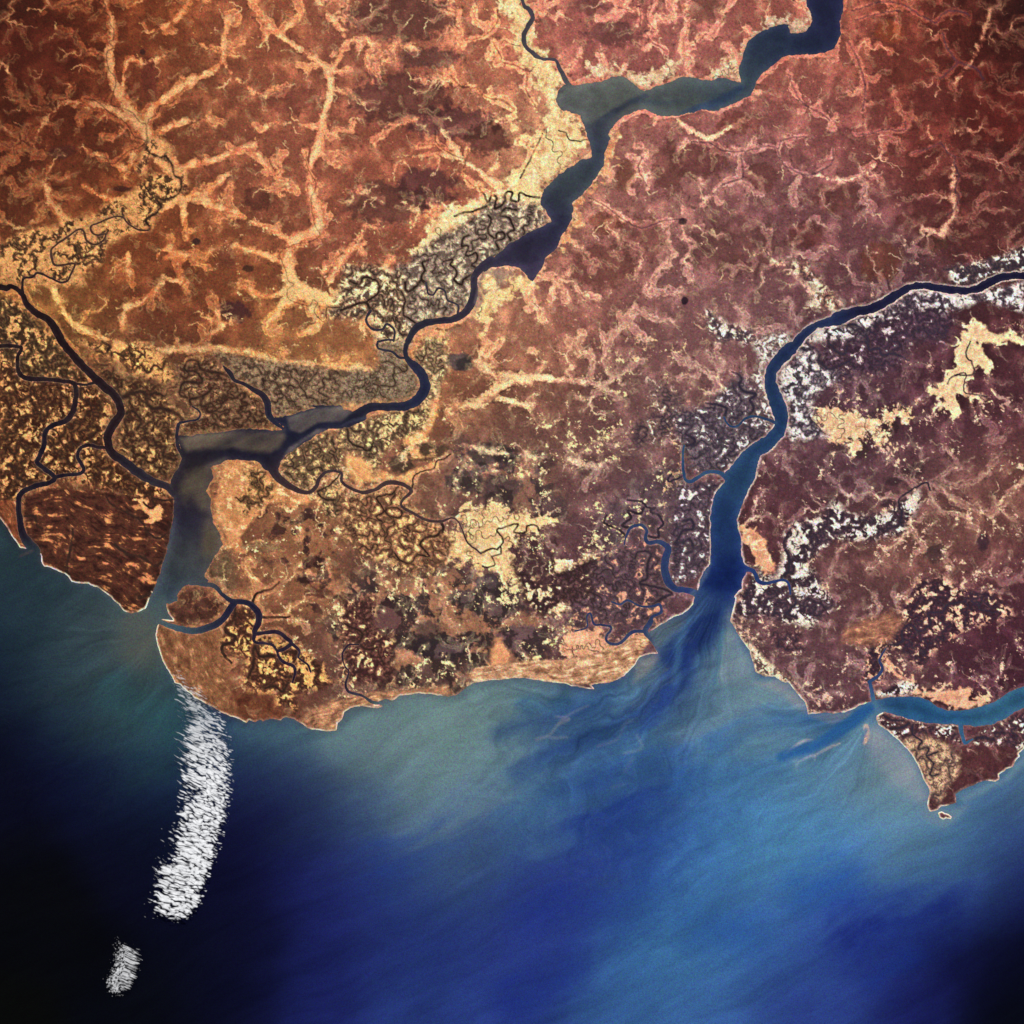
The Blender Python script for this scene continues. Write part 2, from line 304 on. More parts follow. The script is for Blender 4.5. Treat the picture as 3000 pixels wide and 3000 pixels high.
zone('flat', 'D 1285,685 1400,690 1500,720 1620,830 1750,870 1932,850 1932,890 1700,910 1480,920 1440,1000 1360,1100 1350,1210 1280,1130 1225,1000 1215,900 1260,800', ((176, 108, 66), (206, 138, 86), (226, 164, 108)), .4, 34, 8, 12, creek=.25)
zone('lab', 'D 420,-10 600,20 760,0 900,60 980,170 1000,230 930,230 830,200 740,170 620,90', ((104, 70, 44), (190, 122, 70), (232, 166, 98)), .52, 22, 8, 16, creek=.6)
zone('flat', 'E 690,950 900,940 1010,980 1200,1030 1110,1080 1000,1080 960,1240 1040,1400 960,1360 860,1290 700,1260 640,1180 600,1090 680,1060', ((190, 136, 96), (232, 188, 130), (248, 216, 162)), .5, 20, 8, 24, creek=.6)
zone('flat', 'E 620,1130 740,1200 790,1280 700,1270 560,1200 440,1200 450,1120 560,1090', ((176, 124, 84), (226, 178, 120), (246, 212, 156)), .5, 18, 8, 16, creek=.7)
zone('flat', 'E 1170,1390 1270,1350 1340,1390 1290,1420 1300,1490 1230,1530 1180,1440', ((214, 150, 108), (242, 190, 140), (255, 220, 170)), .4, 18, 4, 12, creek=.2)
zone('flat', 'E 1200,1260 1300,1240 1420,1230 1430,1290 1300,1320 1200,1310', ((214, 150, 108), (246, 200, 146), (255, 225, 180)), .4, 18, 4, 14, creek=.3)
zone('flat', 'E 1350,1360 1430,1350 1430,1410 1370,1440', ((236, 180, 130), (250, 206, 150), (255, 225, 180)), .4, 18, 4, 6, creek=.1)
zone('flat', 'E 30,640 120,660 220,740 330,760 500,690 530,660 400,660 350,560 470,500 520,350 560,350 500,520 420,580 440,640 540,640 540,700 420,740 380,800 250,790 100,790 20,740', ((200, 130, 82), (230, 162, 100), (246, 196, 130)), .4, 24, 8, 14, creek=.3)
zone('flat', 'I 1290,20 1400,60 1560,30 1640,20 1620,110 1720,80 1740,100 1640,140 1560,150 1460,90 1380,80 1300,60', ((190, 128, 104), (222, 158, 122), (234, 178, 140)), .4, 22, 4, 8, creek=.2)
zone('flat', 'F 1150,1750 1170,1830 1250,1900 1320,1925 1280,1935 1200,1890 1140,1830', ((200, 128, 100), (226, 156, 120), (240, 180, 140)), .4, 22, 4, 6, creek=.1)
zone('flat', 'F 330,1050 400,1060 470,1120 480,1190 530,1260 520,1310 470,1320 430,1260 380,1180 340,1130', ((170, 110, 84), (216, 150, 110), (248, 208, 166)), .5, 22, 5, 12, creek=.3)
zone('flat', 'E 850,1830 860,1700 900,1690 950,1760 950,1830', ((190, 124, 84), (214, 146, 100), (226, 160, 110)), .4, 30, 14, 12, creek=.1)
zone('speck', 'W 400,900 860,760 1000,660 1300,640 1300,800 1250,1000 1180,1230 650,1340 500,1300 420,1200', ((240, 196, 138),)*3, .5, 20, 50, 60, amt=.85)
zone('speck', 'W 1400,780 1700,700 2000,780 2000,1350 1500,1360 1380,1200 1400,1000', ((232, 184, 150),)*3, .46, 20, 50, 60, amt=.7)
zone('speck', 'W 1050,420 1900,420 2000,560 1900,720 1300,760 1000,700', ((226, 178, 144),)*3, .3, 20, 50, 60, amt=.6)
zone('speck', 'W 400,420 900,380 900,620 700,720 400,700', ((244, 196, 130),)*3, .4, 20, 50, 60, amt=.7)
# marshes and mangrove mazes
zone('lab', 'W 700,600 650,560 690,530 760,500 820,450 870,425 930,372 1010,385 1040,408 960,478 905,510 885,580 800,610 775,640 760,670 720,640', ((120, 98, 84), (164, 140, 116), (240, 208, 160)), .22, 24, 8, 18, creek=.55)
zone('smooth', 'B 960,1250 1150,1230 1185,1250 1100,1300 950,1380 930,1440 760,1480 790,1540 740,1700 700,1740 640,1780 430,1850 350,1932 B 300,1932 420,1820 620,1740 660,1600 780,1420 930,1340', ((146, 124, 104), (168, 146, 124), (186, 162, 136)), .4, 20, 10, 10, amt=.85)
zone('smooth', 'B 800,1540 900,1510 990,1512 950,1580 860,1650 790,1720 760,1780 740,1760', ((156, 124, 108), (182, 150, 126), (200, 166, 136)), .4, 20, 8, 8, amt=.9)
zone('lab', 'W 650,500 700,500 760,520 770,640 720,680 700,600 660,600 600,600 640,560', ((112, 86, 70), (176, 140, 104), (252, 214, 154)), .4, 22, 8, 14, creek=.7)
zone('lab', 'D 1200,60 1560,110 1932,160 1932,365 1780,375 1560,440 1500,300 1330,210', ((104, 76, 58), (140, 112, 84), (168, 136, 100)), .2, 18, 10, 10, creek=.7)
zone('smooth', 'D 1600,160 1932,165 E 220,160 350,120 430,200 420,280 340,320 180,340 60,345 D 1785,375 1650,410 1560,430 1540,330 1700,300 1600,230', ((128, 104, 78), (148, 124, 94), (166, 140, 106)), .3, 14, 12, 8, amt=.8)
zone('lab', 'E 200,0 360,0 350,90 420,160 440,250 400,310 280,330 60,350 0,340 0,170 200,160 220,100', ((112, 88, 66), (146, 122, 96), (160, 134, 104)), .2, 16, 8, 8, creek=.7)
zone('lab', 'E 480,-20 600,-20 600,180 530,320 480,380 440,350 490,300 480,180 400,90 440,60', ((140, 110, 80), (176, 142, 102), (244, 204, 140)), .3, 20, 6, 10, creek=.5)
zone('lab', 'E -20,480 200,420 300,390 480,370 520,400 460,500 300,560 230,640 200,760 120,650 -20,600 D 1860,500 1700,600 1610,680 1600,760 1740,840 1800,760 1932,730', ((110, 84, 62), (150, 118, 84), (240, 196, 130)), .3, 20, 7, 14, creek=.6)
zone('lab', 'D 1000,130 1180,80 1350,240 1500,330 1530,430 1600,490 1400,495 1010,530 1010,450 1130,420 1000,290', ((86, 52, 36), (120, 88, 62), (196, 144, 92)), .12, 22, 10, 10, creek=.6)
zone('lab', 'D 560,150 900,250 1000,400 1000,540 1030,650 1010,710 960,770 860,770 700,670 660,600 690,420 600,240', ((80, 46, 30), (122, 88, 56), (206, 150, 90)), .16, 24, 10, 12, creek=.6)
zone('lab', 'D 0,-60 330,0 420,130 540,240 660,360 590,500 600,640 930,830 980,890 820,900 560,830 440,780 330,790 130,870 110,980 0,900', ((72, 36, 22), (112, 74, 44), (220, 152, 92)), .22, 24, 12, 12, creek=.7)
zone('lab', 'A -60,1660 100,1700 300,1900 340,1932 D 330,0 440,200 150,200 -60,20', ((80, 52, 32), (120, 90, 56), (220, 152, 90)), .3, 24, 10, 14, creek=.6)
zone('smooth', 'D 0,230 180,270 200,350 80,430 0,460', ((86, 36, 22), (116, 58, 34), (160, 96, 56)), .3, 30, 16, 12)
zone('streak', 'D 135,880 300,830 560,850 985,905 985,1000 950,1180 900,1330 840,1490 780,1525 700,1520 560,1395 405,1350 365,1310 240,1240 150,1100', ((58, 28, 22), (86, 46, 32), (184, 116, 70)), .42, 34, 4, 6, ang=20.)
zone('flat', 'D 775,895 830,890 840,960 870,950 900,920 920,960 915,1000 860,1030 820,1025 850,1000 800,950', ((196, 128, 80), (214, 142, 90), (226, 160, 100)), .4, 24, 3, 4, creek=0)
zone('streak', 'D 0,900 95,900 105,1060 145,1170 85,1130 0,1003', ((100, 50, 30), (136, 74, 44), (206, 136, 84)), .4, 24, 3, 4, ang=45.)
zone('smooth', 'D 1060,1385 1150,1375 1215,1400 1250,1440 1290,1480 1265,1540 1190,1600 1090,1620 990,1590 950,1510 1000,1470 1000,1430', ((76, 42, 34), (92, 54, 42), (150, 98, 64)), .16, 24, 4, 6)
zone('streak', 'D 890,1600 1080,1660 1270,1600 1290,1700 1240,1760 1300,1900 1290,1932 G 1350,190 1200,130 1000,0 D 890,1750', ((116, 72, 46), (142, 92, 60), (182, 130, 88)), .42, 26, 12, 14, ang=62.)
zone('smooth', 'D 1180,1250 1280,1150 1340,1250 1330,1380 1310,1460 1250,1400 1160,1350', ((100, 72, 52), (124, 92, 66), (150, 116, 84)), .3, 20, 6, 8)
zone('lab', 'D 1290,1500 1440,1500 1470,1660 1650,1700 1800,1800 1880,1932 G 1850,20 1650,60 1680,150 1560,130 1560,60 1400,40 1380,0 D 1400,1800 1260,1720', ((88, 48, 34), (124, 78, 54), (236, 172, 100)), .34, 24, 8, 12, creek=.6)
zone('smooth', 'G 1130,20 1400,60 1550,100 1600,190 1400,215 1200,130', ((96, 48, 32), (120, 66, 42), (156, 98, 62)), .3, 34, 10, 12)
zone('lab', 'D 1480,560 1800,560 1932,520 1932,740 1860,740 1750,840 1620,760 1600,680', ((110, 84, 60), (150, 114, 80), (236, 184, 118)), .3, 22, 6, 12, creek=.6)
zone('lab', 'D 1780,850 1932,770 1932,1000 1850,1000', ((110, 84, 60), (150, 114, 80), (236, 184, 118)), .3, 22, 6, 12, creek=.6)
zone('lab', 'D 1380,700 1480,730 1560,830 1500,920 1370,1000 1340,900 1400,820', ((120, 86, 56), (170, 118, 72), (222, 160, 100)), .35, 24, 6, 12, creek=.5)
zone('lab', 'E 0,860 200,850 340,830 400,960 560,1030 640,1150 560,1280 400,1330 260,1250 100,1200 0,1050', ((124, 84, 60), (172, 120, 82), (240, 186, 120)), .3, 24, 12, 16, creek=.6)
zone('lab', 'E 950,1230 1150,1390 1200,1310 1440,1200 1500,1290 1500,1500 1250,1500 1150,1560 1050,1480', ((74, 48, 52), (98, 66, 64), (250, 204, 150)), .3, 24, 10, 14, creek=.3)
zone('lab', 'E 0,1480 200,1440 180,1600 300,1700 300,1932 0,1932', ((82, 46, 44), (120, 76, 62), (244, 190, 130)), .22, 24, 10, 14, creek=.6)
zone('smooth', 'E 1630,790 1850,740 1932,760 F 0,800 150,870 150,1250 0,1340 E 1900,1400 1860,1150 1800,1110 1620,1100 1600,1190 1480,1200 1460,1000 1500,900 1620,890', ((88, 66, 74), (106, 80, 84), (120, 92, 94)), .3, 20, 10, 12)
zone('lab', 'E 1500,1190 1640,1160 1700,1130 1820,1160 1810,1300 1870,1400 1860,1460 1800,1620 1700,1600 1450,1580 1300,1600 1300,1480 1450,1420 1400,1300', ((90, 66, 72), (104, 76, 80), (218, 150, 116)), .2, 34, 8, 10, creek=.4)
zone('smooth', 'E 1370,1440 1520,1400 1600,1470 1800,1500 1750,1620 1600,1620 1480,1600 1300,1640 1300,1520', ((88, 64, 72), (98, 72, 78), (120, 90, 90)), .15, 30, 10, 10, amt=.8)
zone('flat', 'E 1290,1650 1450,1640 1540,1700 1640,1680 1700,1640 1740,1700 1600,1780 1400,1790 1260,1810 1250,1700', ((184, 126, 96), (222, 160, 120), (240, 186, 144)), .5, 26, 8, 14, creek=.6)
zone('lab', 'E 1720,200 1932,300 1932,480 1800,560 1650,620 1640,480 1800,400', ((98, 74, 76), (122, 90, 84), (244, 220, 184)), .14, 26, 12, 14, creek=.4)
zone('lab', 'F -60,400 130,370 320,180 440,280 500,400 520,470 430,560 290,680 240,740 100,760 0,620', ((84, 68, 78), (112, 94, 98), (228, 214, 196)), .16, 24, 8, 12, creek=.5)
zone('lab', 'F -20,800 220,790 190,860 160,1000 155,1240 50,1360 -60,1360 E 1860,1100 1900,950', ((84, 66, 76), (108, 84, 92), (228, 214, 196)), .16, 24, 6, 10, creek=.5)
zone('lab', 'F 590,0 700,0 780,100 1000,0 1000,120 840,240 720,320 740,440 820,540 620,560 590,500 610,430 590,330 540,260 560,170 660,70', ((90, 74, 84), (168, 150, 150), (234, 220, 204)), .42, 24, 6, 12, creek=.5)
zone('lab', 'C 620,1932 560,1880 400,1932 F 440,100 460,300 500,420 440,420 400,180 480,100 C 700,1932', ((120, 92, 96), (160, 130, 120), (250, 236, 214)), .3, 24, 8, 12, creek=.4)
zone('lab', 'C 700,1932 760,1860 950,1815 1150,1740 1290,1645 1400,1645 1540,1665 1700,1650 1932,1600 1932,1760 1700,1700 1500,1760 1420,1900 1200,1880 1040,1932', ((84, 66, 76), (150, 130, 132), (234, 220, 204)), .4, 24, 6, 12, creek=.5)
zone('lab', 'C 1100,1800 1400,1720 1530,1800 1500,1932 F 1300,0 1200,160 900,200 760,130 800,0 C 1000,1900', ((70, 46, 60), (88, 62, 74), (214, 186, 176)), .08, 24, 12, 16, creek=.5)
zone('lab', 'C 1480,1520 1700,1480 1932,1400 2000,1540 1800,1545 1680,1600 1540,1620', ((78, 60, 66), (104, 80, 80), (250, 232, 206)), .26, 24, 6, 12, creek=.4)
zone('lab', 'C 600,1470 700,1500 840,1660 900,1720 860,1760 700,1740 760,1640 640,1540', ((130, 90, 84), (190, 140, 110), (252, 230, 190)), .4, 22, 8, 14, creek=.5)
zone('lab', 'C 130,1750 260,1850 380,1860 420,1932 200,1932 150,1850', ((96, 76, 84), (140, 110, 100), (252, 232, 200)), .36, 24, 8, 14, creek=.5)
zone('lab', 'F 570,1100 640,1020 800,980 860,900 940,990 1150,970 1240,900 1330,840 1350,900 1240,1090 1000,1130 860,1120 760,1200 700,1260 760,1330 860,1500 720,1620 480,1560 290,1570 300,1490 380,1340 420,1310 520,1340 570,1230', ((74, 52, 62), (104, 78, 84), (232, 212, 188)), .34, 24, 6, 12, creek=.5)
zone('lab', 'F 1020,1932 1060,1720 1180,1620 1340,1340 1500,1350 1560,1400 1740,1420 1880,1540 1560,1640 1430,1740 1350,1860 1280,1780 1180,1730 1150,1800 1130,1932', ((70, 42, 54), (96, 60, 66), (232, 172, 138)), .3, 24, 8, 14, creek=.4)
zone('streak', 'F 930,1620 1180,1520 1250,1580 1180,1690 1000,1720 900,1700', ((124, 78, 64), (160, 106, 82), (204, 140, 104)), .4, 28, 16, 14, ang=-15.)
zone('lab', 'F 480,1640 660,1650 700,1780 540,1770 500,1700', ((84, 54, 62), (110, 74, 76), (230, 186, 160)), .16, 20, 8, 10, creek=.4)
zone('lab', 'F 270,1575 360,1680 480,1810 640,1932 560,1932 500,1895 420,1880 400,1780 330,1680', ((120, 88, 84), (166, 126, 104), (246, 216, 176)), .3, 18, 3, 5, creek=.3)
zone('lab', 'I 1090,60 1260,-20 1330,20 1260,70 1130,85', ((74, 48, 60), (96, 66, 72), (250, 226, 200)), .4, 20, 5, 10, creek=.3)
zone('lab', 'I 1100,180 1240,200 1380,235 1550,240 1560,300 1620,330 1700,260 1850,200 1932,160 1990,200 1932,380 1800,350 1500,330 1400,290 1300,300 1250,340 1110,235', ((74, 46, 56), (112, 76, 76), (244, 222, 196)), .24, 22, 4, 8, creek=.5)
zone('smooth', 'I 1420,320 1560,340 1900,350 1900,420 1790,530 1640,570 1540,625 1545,680 1450,640 1560,500 1550,430', ((80, 42, 50), (98, 54, 56), (140, 92, 80)), .16, 30, 8, 12)
zone('lab', 'I 1230,320 1400,300 1500,360 1560,430 1570,500 1500,590 1450,690 1400,640 1380,560 1330,450', ((132, 98, 84), (178, 138, 110), (216, 174, 134)), .34, 16, 5, 8, creek=.7)
zone('streak', 'E 700,1890 760,1850 1000,1815 1250,1800 1420,1770 1560,1730 1700,1660 1745,1690 1700,1770 1665,1830 1620,1880 1540,1925 H 1420,10 1200,0 E 900,1912 760,1928', ((150, 98, 72), (204, 152, 112), (240, 196, 150)), .5, 20, 4, 5, ang=-5.)
zone('streak', 'G 1700,210 1780,150 1900,100 H 150,60 500,30 600,20 600,70 400,60 280,90 200,120 50,140 0,190 G 1910,260 1800,262', ((132, 86, 64), (186, 130, 92), (222, 168, 118)), .45, 22, 8, 10, ang=-12.)
# single dark groves and pans: (x, y, radius x, radius y, colour)
BLOTS = [('E', 655, 110, 60, 36, (84, 72, 70)), ('E', 700, 130, 34, 28, (78, 66, 66)), ('E', 470, 620, 90, 36, (96, 72, 54)), ('E', 340, 690, 54, 40, (90, 68, 54)),
 ('E', 810, 640, 70, 50, (84, 66, 62)), ('E', 920, 640, 50, 40, (80, 64, 62)), ('E', 700, 790, 80, 50, (84, 66, 62)), ('E', 900, 830, 90, 50, (82, 62, 60)),
 ('E', 1180, 940, 80, 60, (90, 66, 66)), ('E', 1080, 1240, 100, 130, (90, 58, 60)), ('E', 830, 1370, 60, 40, (76, 62, 66)), ('E', 700, 1450, 60, 40, (76, 60, 60)), ('E', 500, 1640, 60, 46, (84, 62, 54)),
 ('E', 400, 1700, 100, 40, (76, 56, 54)), ('E', 560, 1740, 120, 50, (70, 54, 58)), ('E', 540, 1880, 90, 60, (84, 60, 56)), ('E', 280, 1900, 110, 40, (84, 60, 56)), ('E', 780, 1810, 70, 36, (78, 58, 54)),
 ('E', 1040, 1690, 110, 70, (86, 64, 66)), ('E', 880, 1470, 110, 70, (80, 62, 62)), ('E', 250, 1560, 100, 70, (86, 56, 56)), ('D', 1780, 1250, 60, 40, (84, 50, 44)), ('D', 1740, 1345, 46, 24, (84, 50, 44)),
 ('D', 1800, 1420, 80, 26, (88, 50, 40)), ('D', 1480, 1165, 100, 34, (110, 78, 54)), ('D', 1670, 1080, 20, 20, (88, 54, 50)), ('D', 1740, 1065, 14, 16, (92, 58, 50)), ('D', 1590, 1050, 30, 22, (110, 66, 48)),
 ('C', 1420, 1380, 70, 40, (96, 56, 48)), ('C', 0, 1255, 24, 20, (60, 34, 44)), ('C', 10, 1700, 20, 26, (50, 30, 50)), ('F', 1700, 1140, 36, 46, (78, 50, 60)), ('F', 1440, 1200, 60, 60, (92, 62, 62)),
 ('F', 1760, 860, 20, 14, (90, 60, 60)), ('F', 1170, 920, 40, 26, (74, 50, 58)), ('F', 1310, 730, 60, 36, (86, 56, 60)), ('F', 1180, 490, 50, 40, (78, 48, 54)), ('F', 1590, 1580, 60, 34, (84, 56, 60)),
 ('F', 870, 610, 60, 40, (86, 58, 60)), ('F', 1010, 620, 40, 46, (86, 58, 60)), ('F', 1190, 790, 40, 30, (80, 52, 58)), ('F', 1640, 350, 90, 50, (84, 46, 50)), ('F', 1660, 60, 0, 0, (0, 0, 0)),
 ('A', 350, 860, 70, 40, (84, 40, 30)), ('A', 850, 440, 50, 110, (104, 48, 34)), ('A', 1330, 1760, 90, 60, (84, 46, 44)), ('A', 1460, 1130, 90, 70, (104, 56, 42)), ('A', 1410, 1520, 30, 20, (84, 50, 36)), ('A', 1290, 1450, 60, 70, (116, 62, 42)),
 ('A', 690, 1070, 70, 16, (80, 38, 30)), ('A', 200, 300, 260, 200, (78, 30, 18)), ('A', 1110, 1370, 26, 20, (64, 40, 36)), ('A', 810, 295, 16, 18, (74, 40, 34)), ('A', 1650, 560, 150, 80, (132, 72, 54)),
 ('B', 350, 100, 300, 130, (108, 64, 54)), ('B', 330, 560, 280, 140, (104, 60, 52)), ('B', 640, 700, 250, 90, (104, 60, 56)), ('B', 250, 1150, 230, 120, (106, 62, 52)), ('B', 480, 1060, 170, 110, (104, 60, 56)), ('B', 830, 780, 120, 90, (108, 62, 52)),
 ('B', 1530, 190, 160, 70, (122, 72, 66)), ('B', 1420, 40, 120, 50, (134, 78, 70)), ('B', 500, 330, 180, 60, (112, 68, 58)), ('C', 120, 60, 130, 70, (136, 82, 68)), ('C', 1300, 380, 130, 140, (106, 48, 38)), ('C', 1170, 180, 80, 60, (140, 66, 42)),
 ('C', 1700, 420, 80, 50, (88, 30, 24)), ('C', 1800, 650, 200, 160, (92, 34, 28)), ('C', 300, 700, 120, 60, (138, 76, 66)), ('C', 100, 900, 160, 100, (122, 70, 64)), ('C', 450, 1000, 100, 80, (120, 70, 64)), ('C', 880, 1120, 130, 90, (116, 66, 60)),
 ('C', 1380, 1180, 90, 70, (100, 50, 48)), ('C', 1320, 1260, 110, 50, (104, 54, 50)), ('C', 300, 1400, 250, 170, (118, 72, 68)), ('C', 700, 1330, 110, 70, (112, 60, 56)), ('C', 1120, 1480, 120, 110, (118, 66, 54)), ('C', 1400, 560, 100, 100, (100, 44, 38)),
 ('B', 1480, 1500, 200, 120, (132, 78, 68)), ('B', 1700, 1350, 150, 120, (128, 76, 68)), ('B', 1600, 1000, 60, 90, (140, 84, 68)), ('B', 1850, 950, 90, 150, (126, 74, 66)), ('B', 1500, 1260, 90, 60, (142, 82, 66))]
BLOTS = [(SHEETS[c][0]+x*SHEETS[c][2], SHEETS[c][1]+y*SHEETS[c][2], max(a, 1)*SHEETS[c][2]*(1.35 if c == 'E' else 1), max(b, 1)*SHEETS[c][2]*(1.35 if c == 'E' else 1), col) for c, x, y, a, b, col in BLOTS if a > 0]
# soil / vegetation tint by region, corner vignetting and left-right light cast painted in: W x, y, r, g, b multipliers
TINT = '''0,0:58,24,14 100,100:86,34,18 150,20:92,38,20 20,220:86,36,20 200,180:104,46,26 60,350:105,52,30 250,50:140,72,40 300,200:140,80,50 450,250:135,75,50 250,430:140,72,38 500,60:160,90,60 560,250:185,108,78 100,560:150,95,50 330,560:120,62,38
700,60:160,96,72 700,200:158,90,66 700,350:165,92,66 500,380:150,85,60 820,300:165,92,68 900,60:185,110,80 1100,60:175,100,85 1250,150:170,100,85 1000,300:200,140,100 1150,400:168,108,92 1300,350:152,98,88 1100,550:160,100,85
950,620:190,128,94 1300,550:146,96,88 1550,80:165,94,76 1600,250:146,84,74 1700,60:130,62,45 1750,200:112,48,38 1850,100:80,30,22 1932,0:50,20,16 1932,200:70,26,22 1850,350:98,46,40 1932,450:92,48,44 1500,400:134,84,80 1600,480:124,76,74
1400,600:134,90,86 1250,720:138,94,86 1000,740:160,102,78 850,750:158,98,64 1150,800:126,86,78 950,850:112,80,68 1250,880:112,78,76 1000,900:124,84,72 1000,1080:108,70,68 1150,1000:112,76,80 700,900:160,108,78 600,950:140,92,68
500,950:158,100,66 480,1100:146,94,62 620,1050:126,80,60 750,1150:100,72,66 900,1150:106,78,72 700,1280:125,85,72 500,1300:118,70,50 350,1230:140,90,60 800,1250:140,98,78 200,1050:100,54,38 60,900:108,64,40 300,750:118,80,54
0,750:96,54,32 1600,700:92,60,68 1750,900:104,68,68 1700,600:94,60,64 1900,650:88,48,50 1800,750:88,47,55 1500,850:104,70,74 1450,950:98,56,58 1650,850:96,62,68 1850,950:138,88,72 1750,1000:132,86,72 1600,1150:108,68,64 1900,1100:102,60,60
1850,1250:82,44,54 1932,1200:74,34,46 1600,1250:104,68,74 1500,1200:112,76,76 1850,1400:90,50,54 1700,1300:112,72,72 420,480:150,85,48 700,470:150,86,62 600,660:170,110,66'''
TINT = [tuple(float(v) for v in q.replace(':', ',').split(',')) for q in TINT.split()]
SEACOL = [(-40, 1000, 40, 60, 66), (20, 1020, 44, 60, 66), (60, 1100, 36, 56, 66), (100, 1200, 40, 62, 72), (180, 1150, 56, 74, 82), (250, 1200, 84, 88, 82), (200, 1220, 64, 78, 80), (0, 1200, 22, 40, 60), (-100, 1400, 6, 8, 24), (0, 1300, 14, 22, 46), (150, 1300, 32, 54, 68),
 (260, 1330, 50, 80, 86), (0, 1500, 8, 8, 30), (150, 1450, 10, 16, 50), (0, 1932, 9, 9, 7), (100, 1750, 7, 7, 13), (250, 1600, 9, 9, 34), (250, 1930, 6, 7, 16), (300, 1500, 14, 30, 60), (450, 1600, 10, 9, 44), (450, 1850, 9, 10, 46), (560, 1560, 12, 14, 66), (500, 1500, 12, 12, 56), (470, 1750, 9, 9, 42), (380, 1850, 7, 8, 26), (50, 1700, 7, 7, 12),
 (600, 1470, 22, 36, 96), (480, 1400, 48, 84, 108), (440, 1440, 22, 36, 84), (560, 1420, 66, 98, 118), (300, 1380, 40, 74, 86), (620, 1400, 92, 118, 124), (700, 1370, 104, 128, 128), (760, 1450, 100, 130, 138), (900, 1400, 112, 142, 140), (1000, 1310, 108, 138, 140), (850, 1550, 100, 128, 140),
 (760, 1600, 70, 100, 134), (680, 1540, 46, 74, 122), (640, 1640, 24, 36, 106), (700, 1700, 20, 36, 114), (600, 1700, 14, 20, 90), (600, 1850, 16, 26, 100), (800, 1750, 20, 44, 120), (900, 1640, 34, 66, 128), (1000, 1500, 66, 112, 152), (1040, 1410, 48, 92, 136), (1080, 1360, 30, 66, 124),
 (1140, 1310, 50, 104, 140), (1200, 1400, 56, 110, 150), (1260, 1300, 30, 66, 124), (1150, 1580, 30, 70, 146), (1000, 1750, 26, 48, 136), (800, 1900, 24, 52, 132), (1000, 1900, 24, 54, 138), (1100, 1700, 28, 48, 128), (1200, 1750, 34, 104, 166), (1150, 1900, 36, 92, 158), (1250, 1500, 36, 90, 154),
 (1300, 1600, 40, 108, 172), (1340, 1380, 84, 134, 166), (1450, 1300, 128, 152, 158), (1400, 1240, 110, 146, 158), (1370, 1170, 60, 100, 140), (1500, 1430, 86, 134, 164), (1400, 1500, 48, 116, 172), (1600, 1550, 50, 122, 178), (1480, 1600, 60, 130, 176), (1700, 1450, 144, 156, 156), (1680, 1390, 110, 146, 162),
 (1640, 1500, 104, 146, 166), (1720, 1520, 110, 148, 166), (1750, 1580, 70, 132, 170), (1800, 1590, 70, 124, 156), (1450, 1750, 38, 100, 170), (1600, 1750, 28, 66, 156), (1700, 1700, 30, 84, 166), (1800, 1650, 26, 64, 152), (1880, 1560, 56, 104, 150), (1932, 1590, 16, 34, 116), (1932, 1490, 80, 118, 140), (1932, 1650, 8, 9, 70),
 (1800, 1800, 9, 10, 64), (1900, 1932, 5, 6, 18), (1932, 1800, 6, 7, 30), (1700, 1900, 14, 22, 96), (1500, 1932, 26, 52, 134), (1550, 1850, 28, 66, 148), (1350, 1900, 38, 92, 160), (1300, 1800, 44, 112, 168), (1350, 1150, 30, 62, 116), (1560, 1370, 60, 112, 150), (1620, 1340, 56, 108, 148), (1200, 1250, 116, 140, 140)]
RIVCOL = [(1130, 180, 94, 94, 86), (1250, 190, 84, 90, 88), (1400, 160, 62, 74, 82), (1450, 100, 44, 54, 74), (1560, 20, 36, 38, 66), (1520, 110, 36, 44, 68), (1120, 260, 58, 64, 78), (1080, 350, 64, 72, 78), (1050, 430, 50, 50, 72), (1010, 480, 48, 42, 62), (1000, 510, 58, 54, 72), (900, 560, 48, 42, 54),
 (800, 640, 40, 37, 48), (790, 740, 34, 38, 60), (700, 780, 34, 33, 46), (600, 810, 34, 35, 52), (420, 850, 30, 28, 44), (340, 900, 30, 26, 38), (200, 750, 34, 22, 26), (100, 600, 30, 18, 20), (50, 850, 26, 20, 30), (370, 980, 26, 26, 58), (350, 1080, 62, 70, 76), (335, 1040, 64, 66, 68), (400, 1040, 88, 80, 68), (395, 930, 84, 70, 60), (350, 920, 52, 44, 46), (330, 1120, 66, 76, 82), (310, 1150, 54, 76, 90), (430, 1130, 26, 26, 46), (500, 1220, 34, 24, 40),
 (1010, 40, 64, 58, 64), (1040, 120, 64, 60, 68), (600, 930, 56, 40, 42), (760, 950, 62, 44, 44), (1700, 550, 26, 26, 52), (1900, 530, 24, 22, 46), (1500, 650, 32, 42, 74), (1465, 720, 34, 52, 84), (1460, 820, 34, 58, 92), (1400, 900, 42, 70, 104), (1370, 1000, 34, 58, 100), (1360, 1080, 32, 52, 100), (1350, 1130, 26, 44, 100), (1250, 1090, 40, 54, 90), (1230, 1230, 40, 50, 84),
 (1750, 1340, 40, 84, 122), (1900, 1330, 52, 98, 128), (1640, 1340, 46, 90, 126), (1650, 1260, 40, 50, 90), (460, 650, 34, 22, 24), (150, 450, 64, 40, 30), (420, 700, 34, 30, 40)]
